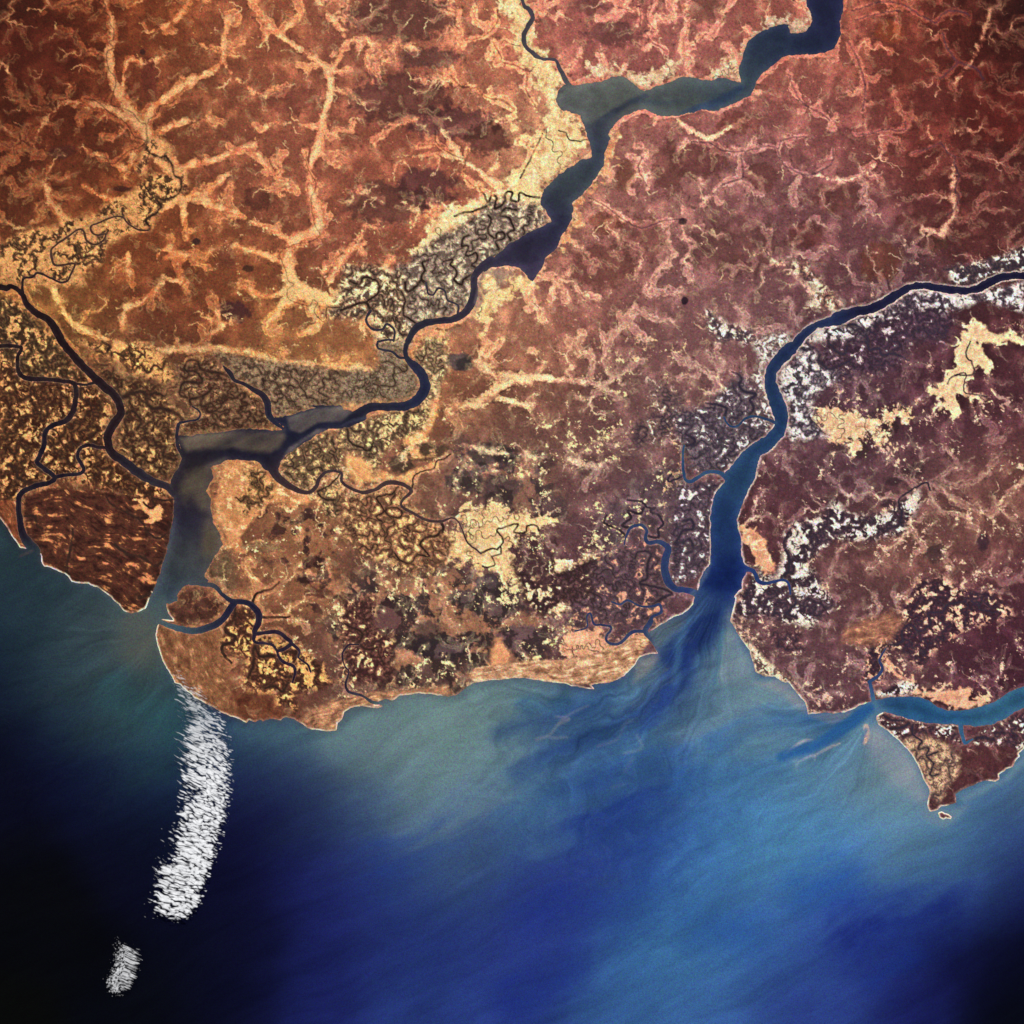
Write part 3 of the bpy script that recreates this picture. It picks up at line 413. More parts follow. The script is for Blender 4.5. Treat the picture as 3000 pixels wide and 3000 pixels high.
# shallows and bars under the water: (polygon or trace, colour, feather or width, strength)
SHOALS = [('p', 'D 1015,545 1180,525 1400,500 1600,505 1618,540 1590,590 1530,630 1420,625 1320,600 1180,605 1060,625', (104, 90, 76), 14, .85), ('p', 'D 1050,740 1190,690 1280,680 1190,715 1190,780 1165,850 1190,900 1195,1000 1240,1090 1262,1150 1200,1240 1150,1200 1150,1050 1140,950 1080,870 1040,900 1030,820', (96, 84, 70), 26, .85),
 ('p', 'D 1620,430 1780,378 1932,368 E 60,398 0,450 D 1800,460 1700,520 1640,500', (112, 100, 92), 8, .8), ('p', 'D 1590,690 1720,560 1860,500 1800,500 1640,600', (118, 104, 100), 8, .7), ('p', 'E 130,440 0,478 60,440 200,400 300,400 260,430 200,450', (66, 66, 84), 6, .8),
 ('p', 'E 380,20 500,0 490,60 430,110 390,90', (130, 114, 104), 5, .9), ('p', 'B 1215,560 1260,480 1500,445 1570,432 1700,512 1650,560 1560,600 1500,680 1440,700 1370,690 1350,640 1260,625', (100, 104, 98), 14, .7), ('p', 'C 0,440 200,450 330,470 280,520 0,540', (86, 96, 100), 14, .6),
 ('p', 'B 780,1560 800,1540 800,1640 770,1740 750,1720', (84, 72, 78), 4, .9), ('p', 'B 900,1490 1000,1500 1140,1475 1140,1510 1085,1590 1050,1550 990,1510', (72, 62, 86), 8, .6), ('s', 'B 1720,540,20 1620,590 1540,640,30 1450,700,30', (58, 64, 80), 8, .7),
 ('s', 'B 1932,570,16 1800,580 1640,570,20', (66, 78, 90), 8, .6), ('s', 'C 330,500,30 200,580,40 0,640,24', (48, 64, 92), 10, .6), ('p', 'D 850,1470 900,1320 960,1100 985,1000 1000,1000 980,1100 930,1300 890,1460', (64, 72, 82), 8, .7),
 ('p', 'F 340,1190 400,1240 425,1280 380,1270 345,1250', (120, 108, 116), 4, .9), ('p', 'F 140,1280 160,1220 150,1320 90,1400 70,1440 30,1525 0,1540 0,1490', (86, 104, 124), 8, .6), ('p', 'F 262,1500 240,1580 215,1700 170,1932 400,1932 405,1840 300,1640', (120, 140, 150), 24, .75),
 ('p', 'E 1740,1640 1932,1545 F 20,1530 0,1600 E 1850,1650 1800,1720 1790,1765', (110, 122, 128), 14, .7), ('p', 'E 1660,1830 1790,1765 1800,1800 1740,1870 1650,1930', (150, 140, 130), 14, .6), ('p', 'I 600,0 700,120 700,180 640,150 560,60 400,0', (150, 145, 150), 18, .6),
 ('p', 'I 700,185 900,172 960,150 940,190 850,235 780,215', (126, 128, 142), 8, .8), ('p', 'I 1110,260 1250,350 1350,520 1395,640 1380,700 1300,640 1180,560 1060,420 1040,330', (150, 152, 158), 34, .6), ('s', 'I 1040,250,26 1045,300 1030,345,14', (190, 166, 158), 4, .8),
 ('s', 'I 570,410,3 640,360,10 690,330,12 760,325,3', (190, 180, 180), 3, .8), ('s', 'I 640,465,5 660,445 740,410,10 745,440,4', (180, 180, 185), 3, .7), ('s', 'I 750,410,4 830,365,10 890,345,4', (196, 176, 168), 3, .8), ('s', 'I 640,480,20 640,440,20', (130, 150, 165), 10, .5),
 ('p', 'I 1400,690 1500,710 1570,700 1620,700 1540,790 1480,830 1400,800 1340,740', (112, 136, 148), 16, .6), ('p', 'I 1550,640 1700,570 1800,560 1900,440 1932,380 1990,420 1850,560 1600,680', (110, 140, 156), 16, .6), ('s', 'I 1905,240,40 1932,250,40', (150, 140, 140), 8, .8),
 ('s', 'D 880,1480,60 820,1560,120 700,1600,160', (66, 86, 92), 40, .5), ('s', 'D 800,1700,220 760,1620,180', (92, 90, 78), 60, .5), ('s', 'D 110,1215,8 170,1190 190,1180,4', (92, 70, 70), 4, .8), ('s', 'G 1350,260,80 1600,290,100 1932,320,120', (70, 100, 112), 50, .5),
 ('s', 'H 0,320,200 400,260,240 800,120,220 1100,40,120', (116, 140, 136), 90, .4), ('s', 'H 400,560,120 700,440,160 1000,400,110', (112, 138, 142), 60, .4), ('s', 'H 350,860,60 500,790,110 760,700,90 950,640,60', (104, 130, 142), 50, .45), ('s', 'H 1100,320,12 1180,290,10 1260,200,8 1400,130,5', (130, 136, 140), 6, .7),
 ('s', 'H 1230,235,10 1290,205 1210,190,6', (160, 150, 150), 4, .6), ('s', 'H 1280,310,10 1180,310', (130, 136, 150), 6, .5), ('s', 'H 1450,360,8 1560,320,10 1600,240,10 1650,210,5', (116, 130, 150), 6, .5), ('s', 'H 1530,590,12 1600,570,8', (110, 120, 136), 6, .4), ('s', 'H 1600,400,12 1700,370,14 1670,290,10', (110, 126, 146), 6, .45),
 ('s', 'H 1650,430,14 1600,500,10', (110, 126, 146), 8, .4), ('s', 'H 900,300,50 1050,220,60 1400,150,60 1560,20,34', (30, 56, 104), 44, .42), ('s', 'H 1040,120,70 1250,110,60', (46, 86, 122), 34, .6), ('s', 'H 1000,520,40 1160,430,50 1400,330,60 1700,200,70 1932,0,70', (26, 50, 104), 46, .42), ('s', 'H 1150,640,60 1400,560,80 1932,380,60', (36, 70, 134), 40, .35),
 ('s', 'H 1300,860,40 1500,780,120 1750,660,120 1932,560,60', (22, 42, 118), 110, .4), ('s', 'H 1150,1300,160 1600,1200,160 1800,900,100', (24, 44, 122), 150, .35), ('s', 'H 300,1100,240 700,900,160 1000,840,80', (26, 52, 118), 120, .35), ('s', 'H 1000,1780,200 1300,1620,160', (22, 36, 118), 70, .4),
 ('s', 'H 1100,950,50 1300,890,30', (70, 110, 146), 30, .4), ('s', 'H 900,780,60 1200,690,80 1450,690,30', (62, 104, 144), 40, .4), ('s', 'F 280,1280,110 200,1450,130 100,1650,170 -60,1800,110', (20, 38, 96), 40, .6), ('s', 'E 1920,1800,80 H 1932,-60,90 1800,120,60 1700,260,40', (26, 48, 118), 30, .5), ('s', 'F 60,1880,20 130,1740,20', (60, 100, 140), 14, .4),
 ('s', 'E 1890,1932,30 1920,1700,30 F 30,1560,16', (70, 110, 140), 16, .5), ('s', 'F 180,1932,20 230,1640,14', (60, 110, 140), 12, .5), ('s', 'I 200,350,90 400,220,90 680,210,50 860,240,20', (44, 92, 148), 40, .5), ('s', 'I 560,420,40 760,350,60 950,230,70 1050,150,60', (40, 88, 140), 12, .75), ('s', 'I 1040,270,14 1015,340,10', (70, 110, 150), 6, .6),
 ('s', 'I 0,580,90 200,500,80 560,480,40', (50, 104, 160), 50, .35), ('s', 'I 0,300,60 200,240,60 400,120,50', (110, 136, 150), 50, .4), ('s', 'I 1000,1500,140 1200,1400,160 1500,1300,120', (10, 14, 90), 130, .4), ('s', 'I 700,1180,160 900,1140,160', (28, 74, 152), 80, .4), ('s', 'I 100,1400,160 400,1450,120', (36, 78, 146), 80, .4), ('s', 'I 1100,1700,60 1300,1560,60', (24, 48, 124), 60, .4),
 ('s', 'G 760,420,10 900,480,40 960,500,30', (24, 48, 62), 40, .3), ('s', 'G 640,60,120 900,200,120 980,300,60', (44, 84, 90), 60, .4)]
SHOALS = [(k, pts(t), c, f*.5176, s) for k, t, c, f, s in SHOALS]
# ---------------------------------------------------------------- numeric tools
f4 = np.float32
def lin(c):
    c = np.asarray(c, f4)/255.0
    return np.where(c <= .04045, c/12.92, ((c+.055)/1.055)**2.4).astype(f4)

_tab = {}
def _table(seed):
    if seed not in _tab:
        r = np.random.RandomState(seed)
        a = r.rand(256, 256)*2*math.pi
        _tab[seed] = (np.cos(a).astype(f4).ravel(), np.sin(a).astype(f4).ravel())
    return _tab[seed]

def gn(x, y, seed):
    gx, gy = _table(seed)
    xf, yf = np.floor(x), np.floor(y)
    dx, dy = (x-xf).astype(f4), (y-yf).astype(f4)
    xi, yi = xf.astype(np.int32) & 255, yf.astype(np.int32) & 255
    x1, y1 = (xi+1) & 255, (yi+1) & 255
    def c(a, b, u, v):
        k = a*256+b
        return gx[k]*u+gy[k]*v
    su, sv = dx*dx*(3-2*dx), dy*dy*(3-2*dy)
    a = c(xi, yi, dx, dy); b = c(x1, yi, dx-1, dy)
    a += (b-a)*su
    d = c(xi, y1, dx, dy-1); e = c(x1, y1, dx-1, dy-1)
    d += (e-d)*su
    return (a+(d-a)*sv)*1.45

def fbm(x, y, scale, octv, seed, gain=.55):
    s, amp, tot = 0, 1.0, 0.0
    f = 1.0/scale
    for o in range(octv):
        s = s+amp*gn(x*f+17.3*o, y*f-9.1*o, seed+o)
        tot += amp; amp *= gain; f *= 2.03
    return s/tot

def sm(a, b, x):
    t = np.clip((x-a)/(b-a), 0, 1)
    return t*t*(3-2*t)

def smooth_trace(p, n=4):
    """Catmull-Rom through the surveyed points"""
    P = np.array(p, float)
    if len(P) < 3: return P
    Q = np.vstack([2*P[0]-P[1], P, 2*P[-1]-P[-2]])
    out = []
    for i in range(1, len(Q)-2):
        a, b, c, d = Q[i-1], Q[i], Q[i+1], Q[i+2]
        for t in np.arange(n)/n:
            out.append(.5*((2*b)+(c-a)*t+(2*a-5*b+4*c-d)*t*t+(3*b-a-3*c+d)*t**3))
    out.append(P[-1])
    out = np.array(out)
    out[:, 2] = np.maximum(out[:, 2], .5)
    return out

def roughen(P, amp, seed, closed=False, step=7.0, scale=22.):
    """resample a trace and give it the small wobble of a natural bank"""
    P = np.array(P, float)
    if closed: P = np.vstack([P, P[:1]])
    out = []
    for a, b in zip(P[:-1], P[1:]):
        L = math.hypot(*(b[:2]-a[:2]))
        n = max(1, int(L/step)) if L < 600 else 1
        for t in np.arange(n)/n: out.append(a+(b-a)*t)
    if not closed: out.append(P[-1])
    out = np.array(out)
    x, y = out[:, 0].astype(f4), out[:, 1].astype(f4)
    ox = fbm(x, y, scale, 3, seed)*amp; oy = fbm(x, y, scale, 3, seed+7)*amp
    out[:, 0] += ox; out[:, 1] += oy
    return out

class Grid:
    def __init__(self, xs, ys):
        self.xs, self.ys = xs.astype(f4), ys.astype(f4)
        self.shape = (len(ys), len(xs))
    def win(self, x0, x1, y0, y1):
        return (slice(*np.searchsorted(self.ys, [y0, y1])), slice(*np.searchsorted(self.xs, [x0, x1])))

def capsule(g, P, R, out=None):
    """min over the trace of (distance - half width), exact within R"""
    if out is None: out = np.full(g.shape, R, f4)
    for (x0, y0, w0), (x1, y1, w1) in zip(P[:-1, :3], P[1:, :3]):
        r = R+max(w0, w1)/2
        wy, wx = g.win(min(x0, x1)-r, max(x0, x1)+r, min(y0, y1)-r, max(y0, y1)+r)
        if wy.stop <= wy.start or wx.stop <= wx.start: continue
        X, Y = g.xs[wx][None, :], g.ys[wy][:, None]
        dx, dy = x1-x0, y1-y0
        t = np.clip(((X-x0)*dx+(Y-y0)*dy)/(dx*dx+dy*dy+1e-9), 0, 1)
        d = np.sqrt((X-x0-t*dx)**2+(Y-y0-t*dy)**2)-(w0+(w1-w0)*t)*.5
        np.minimum(out[wy, wx], d, out=out[wy, wx])
    return out

def inside(g, P):
    """even-odd fill of a closed outline on the grid"""
    m = np.zeros(g.shape, bool)
    Q = np.vstack([P, P[:1]])[:, :2]
    rows = [[] for _ in range(g.shape[0])]
    for (x0, y0), (x1, y1) in zip(Q[:-1], Q[1:]):
        if y0 == y1: continue
        if y0 > y1: x0, y0, x1, y1 = x1, y1, x0, y0
        i0, i1 = np.searchsorted(g.ys, [y0, y1])
        for i in range(i0, i1):
            rows[i].append(x0+(float(g.ys[i])-y0)/(y1-y0)*(x1-x0))
    for i, r in enumerate(rows):
        if not r: continue
        r.sort()
        k = np.searchsorted(g.xs, r)
        for a, b in zip(k[0::2], k[1::2]): m[i, a:b] ^= True
    return m

def poly_sdf(g, P, R):
    P = np.array(P, float).copy()
    m = inside(g, P)
    Q = np.vstack([P, P[:1]]); Q[:, 2] = 0
    d = capsule(g, Q, R)
    return np.where(m, -d, d)

def interp_pts(tab, X, Y, k, power=3.0, floor=40.):
    num, den = 0, 0
    for row in tab:
        d2 = (X-row[0]*k)**2+(Y-row[1]*k)**2
        w = (np.exp(-d2/(2*floor*floor))+1e-3/(1+d2/floor**2)**(power/2))[..., None]
        num = num+w*np.asarray(row[2:], f4); den = den+w
    return (num/den).astype(f4)

def bil(C, cg, X, Y):
    """sample a coarse field (regular grid cg) at X, Y"""
    dx = cg.xs[1]-cg.xs[0]
    u = np.clip((X-cg.xs[0])/dx, 0, len(cg.xs)-1.001); v = np.clip((Y-cg.ys[0])/dx, 0, len(cg.ys)-1.001)
    i, j = u.astype(np.int32), v.astype(np.int32)
    fu, fv = (u-i).astype(f4), (v-j).astype(f4)
    if C.ndim == 3: fu, fv = fu[..., None], fv[..., None]
    a = C[j, i]*(1-fu)+C[j, i+1]*fu
    b = C[j+1, i]*(1-fu)+C[j+1, i+1]*fu
    return a*(1-fv)+b*fv

# ---------------------------------------------------------------- the map
def axis(dense0, dense1, cell, far):
    a = list(np.arange(dense0, dense1+.1, cell))
    s = cell; x = dense1; hi = []
    while x < far:
        s = min(s*1.12, 700); x += s; hi.append(x)
    s = cell; x = dense0; lo = []
    while x > -far+3000:
        s = min(s*1.12, 700); x -= s; lo.append(x)
    return np.array(lo[::-1]+a+hi)

def build_map(cell=2.0, far=9000.):
    t0 = time.time()
    g = Grid(axis(-90, 3090, cell, far), axis(-90, 3090, cell, far))
    cg = Grid(np.arange(-600, 3601, 6.), np.arange(-600, 3601, 6.))
    rg_ = Grid(np.arange(-300, 3301, 2.5), np.arange(-300, 3301, 2.5))
    # ---- water
    feats = []     # (name, sdf on g)
    def water_poly(name, P, amp, seed, R=90.):
        Q = roughen(P, amp, seed, closed=True)
        feats.append((name, poly_sdf(g, Q, R)))
    water_poly('sea', SEA, 2.2, 11)
    water_poly('estuary', EST_W, 3., 21)
    water_poly('lagoon', RIVER_N, 4., 31)
    water_poly('estuary', EST_E, 2.5, 41)
    water_poly('inlet', INLET, 2., 51)
    for n, (name, tr) in enumerate(RIVERS):
        P = roughen(smooth_trace(pts(tr)), 2.2, 60+n, step=5)
        P[:, 2] = np.maximum(P[:, 2], 4.0)
        feats.append((name, capsule(g, P, 60.)))
    wd = np.full(g.shape, 90., f4); own = np.zeros(g.shape, np.int16)
    for k, (name, d) in enumerate(feats):
        m = d < wd
        if k < 5: own[m & (d < 45)] = k
        else: own[m & (d < 12)] = k
        np.minimum(wd, d, out=wd)
    # polygons win over the channels that run into them
    for k in range(4, -1, -1):
        own[feats[k][1] < 0] = k
    # ragged banks
    GXX, GYY = np.meshgrid(g.xs, g.ys)
    near_b = np.exp(-(wd/16.)**2)
    wd += near_b*(fbm(GXX, GYY, 19., 4, 90, .62)*np.where(own == 0, 2.6, np.where(own < 5, 5.2, np.where(own < 9, 3., 1.4)))+fbm(GXX, GYY, 60., 2, 95)*np.where(own < 5, 3., 1.))
    del GXX, GYY
    # land strips that stand inside the water outline
    for P in ISLETS:
        d = poly_sdf(g, roughen(P, 2., 77, closed=True, step=4, scale=9.), 30.)
        wd = np.maximum(wd, np.where(d < 30, -d, -90))
    print('water', round(time.time()-t0, 1))
    # ---- threads and valleys
    thr = np.full(g.shape, 30., f4)
    for n, P in enumerate(THREADS):
        P = roughen(smooth_trace(P), 4.5, 130+n, step=4, scale=17.)
        P[:, 2] = np.clip(P[:, 2]*1.4, 4.0 if P[:, 2].max() > 3. else 2.6, 9)
        capsule(g, P, 30., thr)
    # tidal creeks wander through every marsh until they meet a neighbour
    rs = np.random.RandomState(12)
    occ = np.full(cg.shape, 60., f4)
    for P in THREADS: capsule(cg, np.array(P)*[1, 1, 0], 60., occ)
    for P in (SEA, EST_W, RIVER_N, EST_E, INLET): np.minimum(occ, poly_sdf(cg, P, 60.), out=occ)
    for name, tr in RIVERS: capsule(cg, smooth_trace(pts(tr)), 60., occ)
    def at(F, x, y):
        i = int(round((x-cg.xs[0])/6)); j = int(round((y-cg.ys[0])/6))
        return F[j, i] if 0 <= i < F.shape[1] and 0 <= j < F.shape[0] else 99.
    thr2 = np.full(g.shape, 30., f4); nc = 0
    capsules = []
    for (kind, P, feather, wob, cols, frac, scale, ang, creek, amt) in Z:
        if not (kind == 'lab' or (kind == 'flat' and creek > .4)): continue
        Q = np.array(P); d = poly_sdf(cg, Q, 60.)
        area = (d < 0).sum()*36.
        space = 26. if kind == 'lab' else 46.
        wide = 1.0 if kind == 'lab' else .62
        n_try = int(area/space/70)+2
        for _ in range(n_try*3):
            x, y = rs.uniform(Q[:, 0].min(), Q[:, 0].max()), rs.uniform(Q[:, 1].min(), Q[:, 1].max())
            if at(d, x, y) > -3 or at(occ, x, y) < 13: continue
            th0 = rs.uniform(0, 6.28); A = rs.uniform(1.0, 1.85); Lw = rs.uniform(38, 85); ph = rs.uniform(0, 6.28)
            parts_ = []
            for sg in (1, -1):
                px, py, sdist = x, y, 0.; ch = [(px, py)]; t0_ = th0+(0 if sg > 0 else math.pi)
                A_, L_, phs = A, Lw, ph*sg
                for k in range(70):
                    phs += 6.283*4/L_
                    if rs.rand() < .10: A_ = rs.uniform(.5, 2.1); L_ = rs.uniform(24, 95)
                    a_ = t0_+A_*math.sin(phs)
                    px += 4*math.cos(a_); py += 4*math.sin(a_); t0_ += rs.normal(0, .16)
                    ch.append((px, py))
                    if at(d, px, py) > 4 or at(occ, px, py) < 2.5: break
                parts_.append(ch)
            line = parts_[1][::-1]+parts_[0][1:]
            if len(line) < 8: continue
            w0 = rs.uniform(2.6, 4.8)*wide; n_ = len(line)
            P_ = np.array([(a, b, max(1.6, w0*(1-.55*i/n_))) for i, (a, b) in enumerate(line)])
            P_ = smooth_trace(P_, 2)
            capsules.append(P_); nc += 1
            capsule(cg, P_*[1, 1, 0], 60., occ)
    for P_ in capsules: capsule(g, P_, 30., thr2)
    print('creeks', nc, round(time.time()-t0, 1))
    val = np.full(cg.shape, 160., f4)
    for n, P in enumerate(VALLEYS):
        P = np.array(smooth_trace(P))
        capsule(cg, P, 160., val)
    cwd = np.full(cg.shape, 200., f4)
    for P in (SEA, EST_W, RIVER_N, EST_E, INLET): np.minimum(cwd, poly_sdf(cg, P, 200.), out=cwd)
    for name, tr in RIVERS: capsule(cg, smooth_trace(pts(tr)), 200., cwd)
    for P in THREADS: capsule(cg, np.array(P), 160., cwd)
    # ---- runoff network: flood a rough plateau from the mapped valleys and channels
    CX, CY = np.meshgrid(cg.xs, cg.ys)
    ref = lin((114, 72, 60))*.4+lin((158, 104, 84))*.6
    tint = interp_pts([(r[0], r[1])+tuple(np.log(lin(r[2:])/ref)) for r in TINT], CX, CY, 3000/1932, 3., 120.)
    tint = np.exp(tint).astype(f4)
    valc, cwdc = val, cwd
    fg = Grid(np.arange(-200, 3201, 3.6), np.arange(-200, 3201, 3.6))
    CX, CY = np.meshgrid(fg.xs, fg.ys)
    val, cwd = bil(valc, cg, CX, CY), bil(cwdc, cg, CX, CY)
    near = np.minimum(np.minimum(val, cwd), 160)
    z = near*.010+fbm(CX, CY, 150., 5, 300)*1.6+fbm(CX, CY, 40., 3, 310)*.6
    H, W = fg.shape
    rs = np.random.RandomState(5)
    zz = (z+rs.rand(H, W)*.25).ravel().tolist()
    seeds = np.flatnonzero((near <= 6).ravel())
    closed = bytearray(H*W); rec = [-1]*(H*W); order = []
    heap = []
    for i in seeds.tolist():
        closed[i] = 1; heap.append((zz[i], i))
    heapq.heapify(heap)
    nb = [(-1, 0), (1, 0), (0, -1), (0, 1), (-1, -1), (-1, 1), (1, -1), (1, 1)]
    while heap:
        e, i = heapq.heappop(heap)
        order.append(i)
        r, c = divmod(i, W)
        for a, b in nb:
            rr, cc = r+a, c+b
            if 0 <= rr < H and 0 <= cc < W:
                j = rr*W+cc
                if not closed[j]:
                    closed[j] = 1; rec[j] = i
                    heapq.heappush(heap, (max(zz[j], e+1e-4), j))
    acc = [1.0]*(H*W)
    for i in reversed(order):
        if rec[i] >= 0: acc[rec[i]] += acc[i]
    acc = np.array(acc); rec = np.array(rec)
    # widths of runnels; positions jittered off the lattice
    jx = (CX+rs.uniform(-1.4, 1.4, CX.shape)).ravel(); jy = (CY+rs.uniform(-1.4, 1.4, CY.shape)).ravel()
    for it in range(2):       # relax each node toward its receiver so lines curve
        ok = rec >= 0
        jx[ok] = .6*jx[ok]+.4*jx[rec[ok]]; jy[ok] = .6*jy[ok]+.4*jy[rec[ok]]
    sel = np.flatnonzero((rec >= 0) & (acc > 40) & (near.ravel() > 0))
    run = np.full(rg_.shape, 12., f4)
    crun = np.full(cg.shape, 70., f4)
    for i in sel.tolist():
        j = rec[i]
        w = min(6.5, .085*max(acc[i]-30, 1)**.5)-1.0
        S = np.array([[jx[i], jy[i], w], [jx[j], jy[j], w]])
        capsule(rg_, S, 12., run)
        if acc[i] > 170: capsule(cg, S, 70., crun)
    val, cwd = valc, cwdc
    print('runoff', len(sel), round(time.time()-t0, 1))
    # ---- coarse controls
    ccg = Grid(np.arange(-600, 3601, 20.), np.arange(-600, 3601, 20.))
    SX, SY = np.meshgrid(ccg.xs, ccg.ys)
    def calm(c, k=.82):
        c = lin(c); g_ = c.mean(); return tuple((np.maximum((g_+(c-g_)*k), 0)*np.array([.84, .92, .92]))**.5)
    seac = interp_pts([(r[0], r[1])+calm(r[2:]) for r in SEACOL], SX, SY, 3000/1932, 3., 100.)
    rivc = interp_pts([(r[0], r[1])+tuple(lin(r[2:])**.5) for r in RIVCOL], SX, SY, 3000/1932, 3., 60.)
    zs = []
    for (kind, P, feather, wob, cols, frac, scale, ang, creek, amt) in Z:
        Q = np.array(P)
        pad = 80
        d = poly_sdf(cg, Q, 80.)
        bb = (Q[:, 0].min()-pad, Q[:, 0].max()+pad, Q[:, 1].min()-pad, Q[:, 1].max()+pad)
        zs.append((kind, d, bb, feather, wob, [lin(c) for c in cols], frac, scale, ang, creek, amt))
    shd = []
    for k, P, c, f, s in SHOALS:
        Q = np.array(P)
        d = poly_sdf(cg, Q, 250.) if k == 'p' else capsule(cg, smooth_trace(Q), 250.)
        bb = (Q[:, 0].min()-330, Q[:, 0].max()+330, Q[:, 1].min()-330, Q[:, 1].max()+330)
        shd.append((k, d, bb, lin(c)**.5, f, s))
    print('controls', round(time.time()-t0, 1))

    land = np.zeros(g.shape+(3,), f4); sea = np.zeros(g.shape+(3,), f4); hgt = np.zeros(g.shape, f4)
    L = lin
    PD, PM, PO, PP = L((114, 72, 60)), L((158, 104, 84)), L((232, 152, 108)), L((250, 212, 158))
    DK = L((62, 40, 34))
    def mix(a, b, t): return a+(b-a)*t[..., None]
    def shade(r0, r1):
        X, Y = np.meshgrid(g.xs, g.ys[r0:r1])
        W_ = wd[r0:r1]
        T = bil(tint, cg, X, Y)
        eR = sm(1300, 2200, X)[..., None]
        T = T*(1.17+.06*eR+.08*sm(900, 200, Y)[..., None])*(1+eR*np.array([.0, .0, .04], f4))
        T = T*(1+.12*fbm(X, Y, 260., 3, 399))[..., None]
        # domain wander shared by everything
        wx = fbm(X, Y, 70., 3, 400)*26; wy = fbm(X, Y, 70., 3, 410)*26
        Xw, Yw = X+wx, Y+wy
        n1 = fbm(Xw, Yw, 130., 5, 420); n2 = fbm(Xw, Yw, 34., 4, 430); n3 = fbm(X, Y, 8., 3, 440, .75)
        n4 = fbm(X+n2*12, Y+n1*20, 19., 4, 445, .7)
        dv = bil(val, cg, X+wx*.3+n3*2, Y+wy*.3); dw = bil(cwd, cg, X+wx*.3, Y+wy*.3); dr = bil(crun, cg, X, Y)
        e1 = fbm(X, Y, 21., 3, 480, .6); e2 = fbm(X, Y, 21., 3, 484, .6)
        Xd = X+wx*.3+e1*11; Yd = Y+wy*.3+e2*11
        n3 = n3
        rn = bil(run, rg_, Xd, Yd); th = thr[r0:r1]+n3*.8; th2 = thr2[r0:r1]+n3*.8; tha = np.minimum(th, th2)
        # plateau
        dn = np.minimum(np.minimum(dv*1.3+3, dw*1.2), dr*1.1)
        e2_ = sm(1900, 2900, X*.9+Y*.8)
        lobe = dn+n2*17+n4*12+e1*8-7+4*e2_-n1*(26-12*e2_)
        pt = sm(-2.5, 6, lobe)
        tone = fbm(X, Y, 85., 3, 425)
        warm = np.clip(T[..., 0]*.9+.15, .35, 1)
        PE = mix(np.broadcast_to(PO, X.shape+(3,)), L((206, 158, 132)), e2_)
        edge = mix(np.broadcast_to(PM, X.shape+(3,))*1.1, PE, sm(-.35, .5, n2*.8+n4*.8-n1*.6)*warm*(1-.62*e2_)*(.58+.42*sm(700, 1500, X+wx)))
        inner = mix(np.broadcast_to(PD, X.shape+(3,)), PM, sm(-.3, .6, tone+n2*.35-np.clip(lobe, 0, 60)*.004))
        col = mix(edge, inner, pt)
        col = mix(col, PP*.85, np.exp(-((lobe-.5)/2.6)**2)*.24*sm(-.3, .3, n4+n1))
        col = col*(1+n3*.40+n4*.20+n2*.12)[..., None]
        fnz = fbm(X+n4*6, Y+n2*8, 13., 3, 490, .7)
        col = mix(col, PP*.62, sm(.26, .5, fnz+.25*n2-.1*pt)*.42)
        col = mix(col, DK*1.7, sm(.26, .5, -fnz+.2*n4)*.38)
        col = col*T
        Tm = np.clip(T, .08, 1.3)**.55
        # dark small groves near the drainage
        gv = fbm(X, Y, 15., 2, 450)
        col = mix(col, DK*1.6*Tm, sm(.34, .6, gv+.25*sm(60, 10, dn)-.15)*.5)
        def zones(soft):
          for (kind, d, bb, feather, wob, C, frac, scale, ang, creek, amt) in zs:
            if (kind in ('smooth', 'forest')) != soft: continue
            if bb[3] < g.ys[r0] or bb[2] > g.ys[r1-1]: continue
            i0, i1 = np.searchsorted(g.xs, [bb[0], bb[1]])
            if i1 <= i0: continue
            s_ = slice(i0, i1)
            x, y = X[:, s_], Y[:, s_]
            if soft: feather, wob = feather*2+16, wob*2+10
            m = bil(d, cg, x, y)+(n2[:, s_]+(n1[:, s_] if soft else 0))*wob+n3[:, s_]*4
            if kind == 'flat': m = m+(n4[:, s_]*30+n2[:, s_]*24)*(1 if creek > .3 else .3)-16*fing[:, s_]
            if kind == 'lab': m = m+n4[:, s_]*14; feather = feather*1.5+4
            m = sm(feather, -feather, m)*amt
            if m.max() <= 0: continue
            nn3 = n3[:, s_]
            if kind == 'speck':
                k_ = n4[:, s_]+.45*n2[:, s_]+.25*nn3-np.minimum(dn[:, s_], 70)*.006+fbm(x, y, 150., 2, 590)*.4
                m = m*sm(.62-frac, .86-frac, k_)
                col[:, s_] = mix(col[:, s_], C[0]*(1+nn3*.3)[..., None], m)
                continue
            if kind == 'smooth':
                q = fbm(x+wx[:, s_]*.7, y+wy[:, s_]*.7, scale, 4, 500)
                c = mix(np.broadcast_to(C[0], x.shape+(3,)), C[1], sm(-.45, .15, q))
                c = mix(c, C[2], sm(.5-frac, .95-frac*.8, q))
            elif kind == 'forest':
                q = fbm(x+wx[:, s_]*.5, y+wy[:, s_]*.5, scale, 4, 510)+.15*nn3
                c = mix(np.broadcast_to(C[2], x.shape+(3,)), C[0], sm(frac-.34, frac-.20, q))
                q2 = fbm(x, y, 24., 3, 515)
                c = mix(c, C[2]*1.25, sm(.3, .6, q2)*.6)
                c = mix(c, C[1]*1.2, sm(.25, .55, fbm(x, y, 14., 2, 518))*.35)
            elif kind == 'streak':
                a = math.radians(ang); ca, sa = math.cos(a), math.sin(a)
                u = (x*ca+y*sa)+wx[:, s_]*.3; w = (-x*sa+y*ca)+fbm(x, y, 120., 2, 522)*34+fbm(x, y, 34., 2, 523)*7
                q = .8*fbm(u/5.5, w, scale*.5, 4, 520, .7)
                q += .6*fbm(x, y, 30., 4, 525)
                c = mix(np.broadcast_to(C[0], x.shape+(3,)), C[1], sm(-.4, .1, q))
                c = mix(c, C[2], sm(.42-frac*.7, .72-frac*.7, q))
            else:
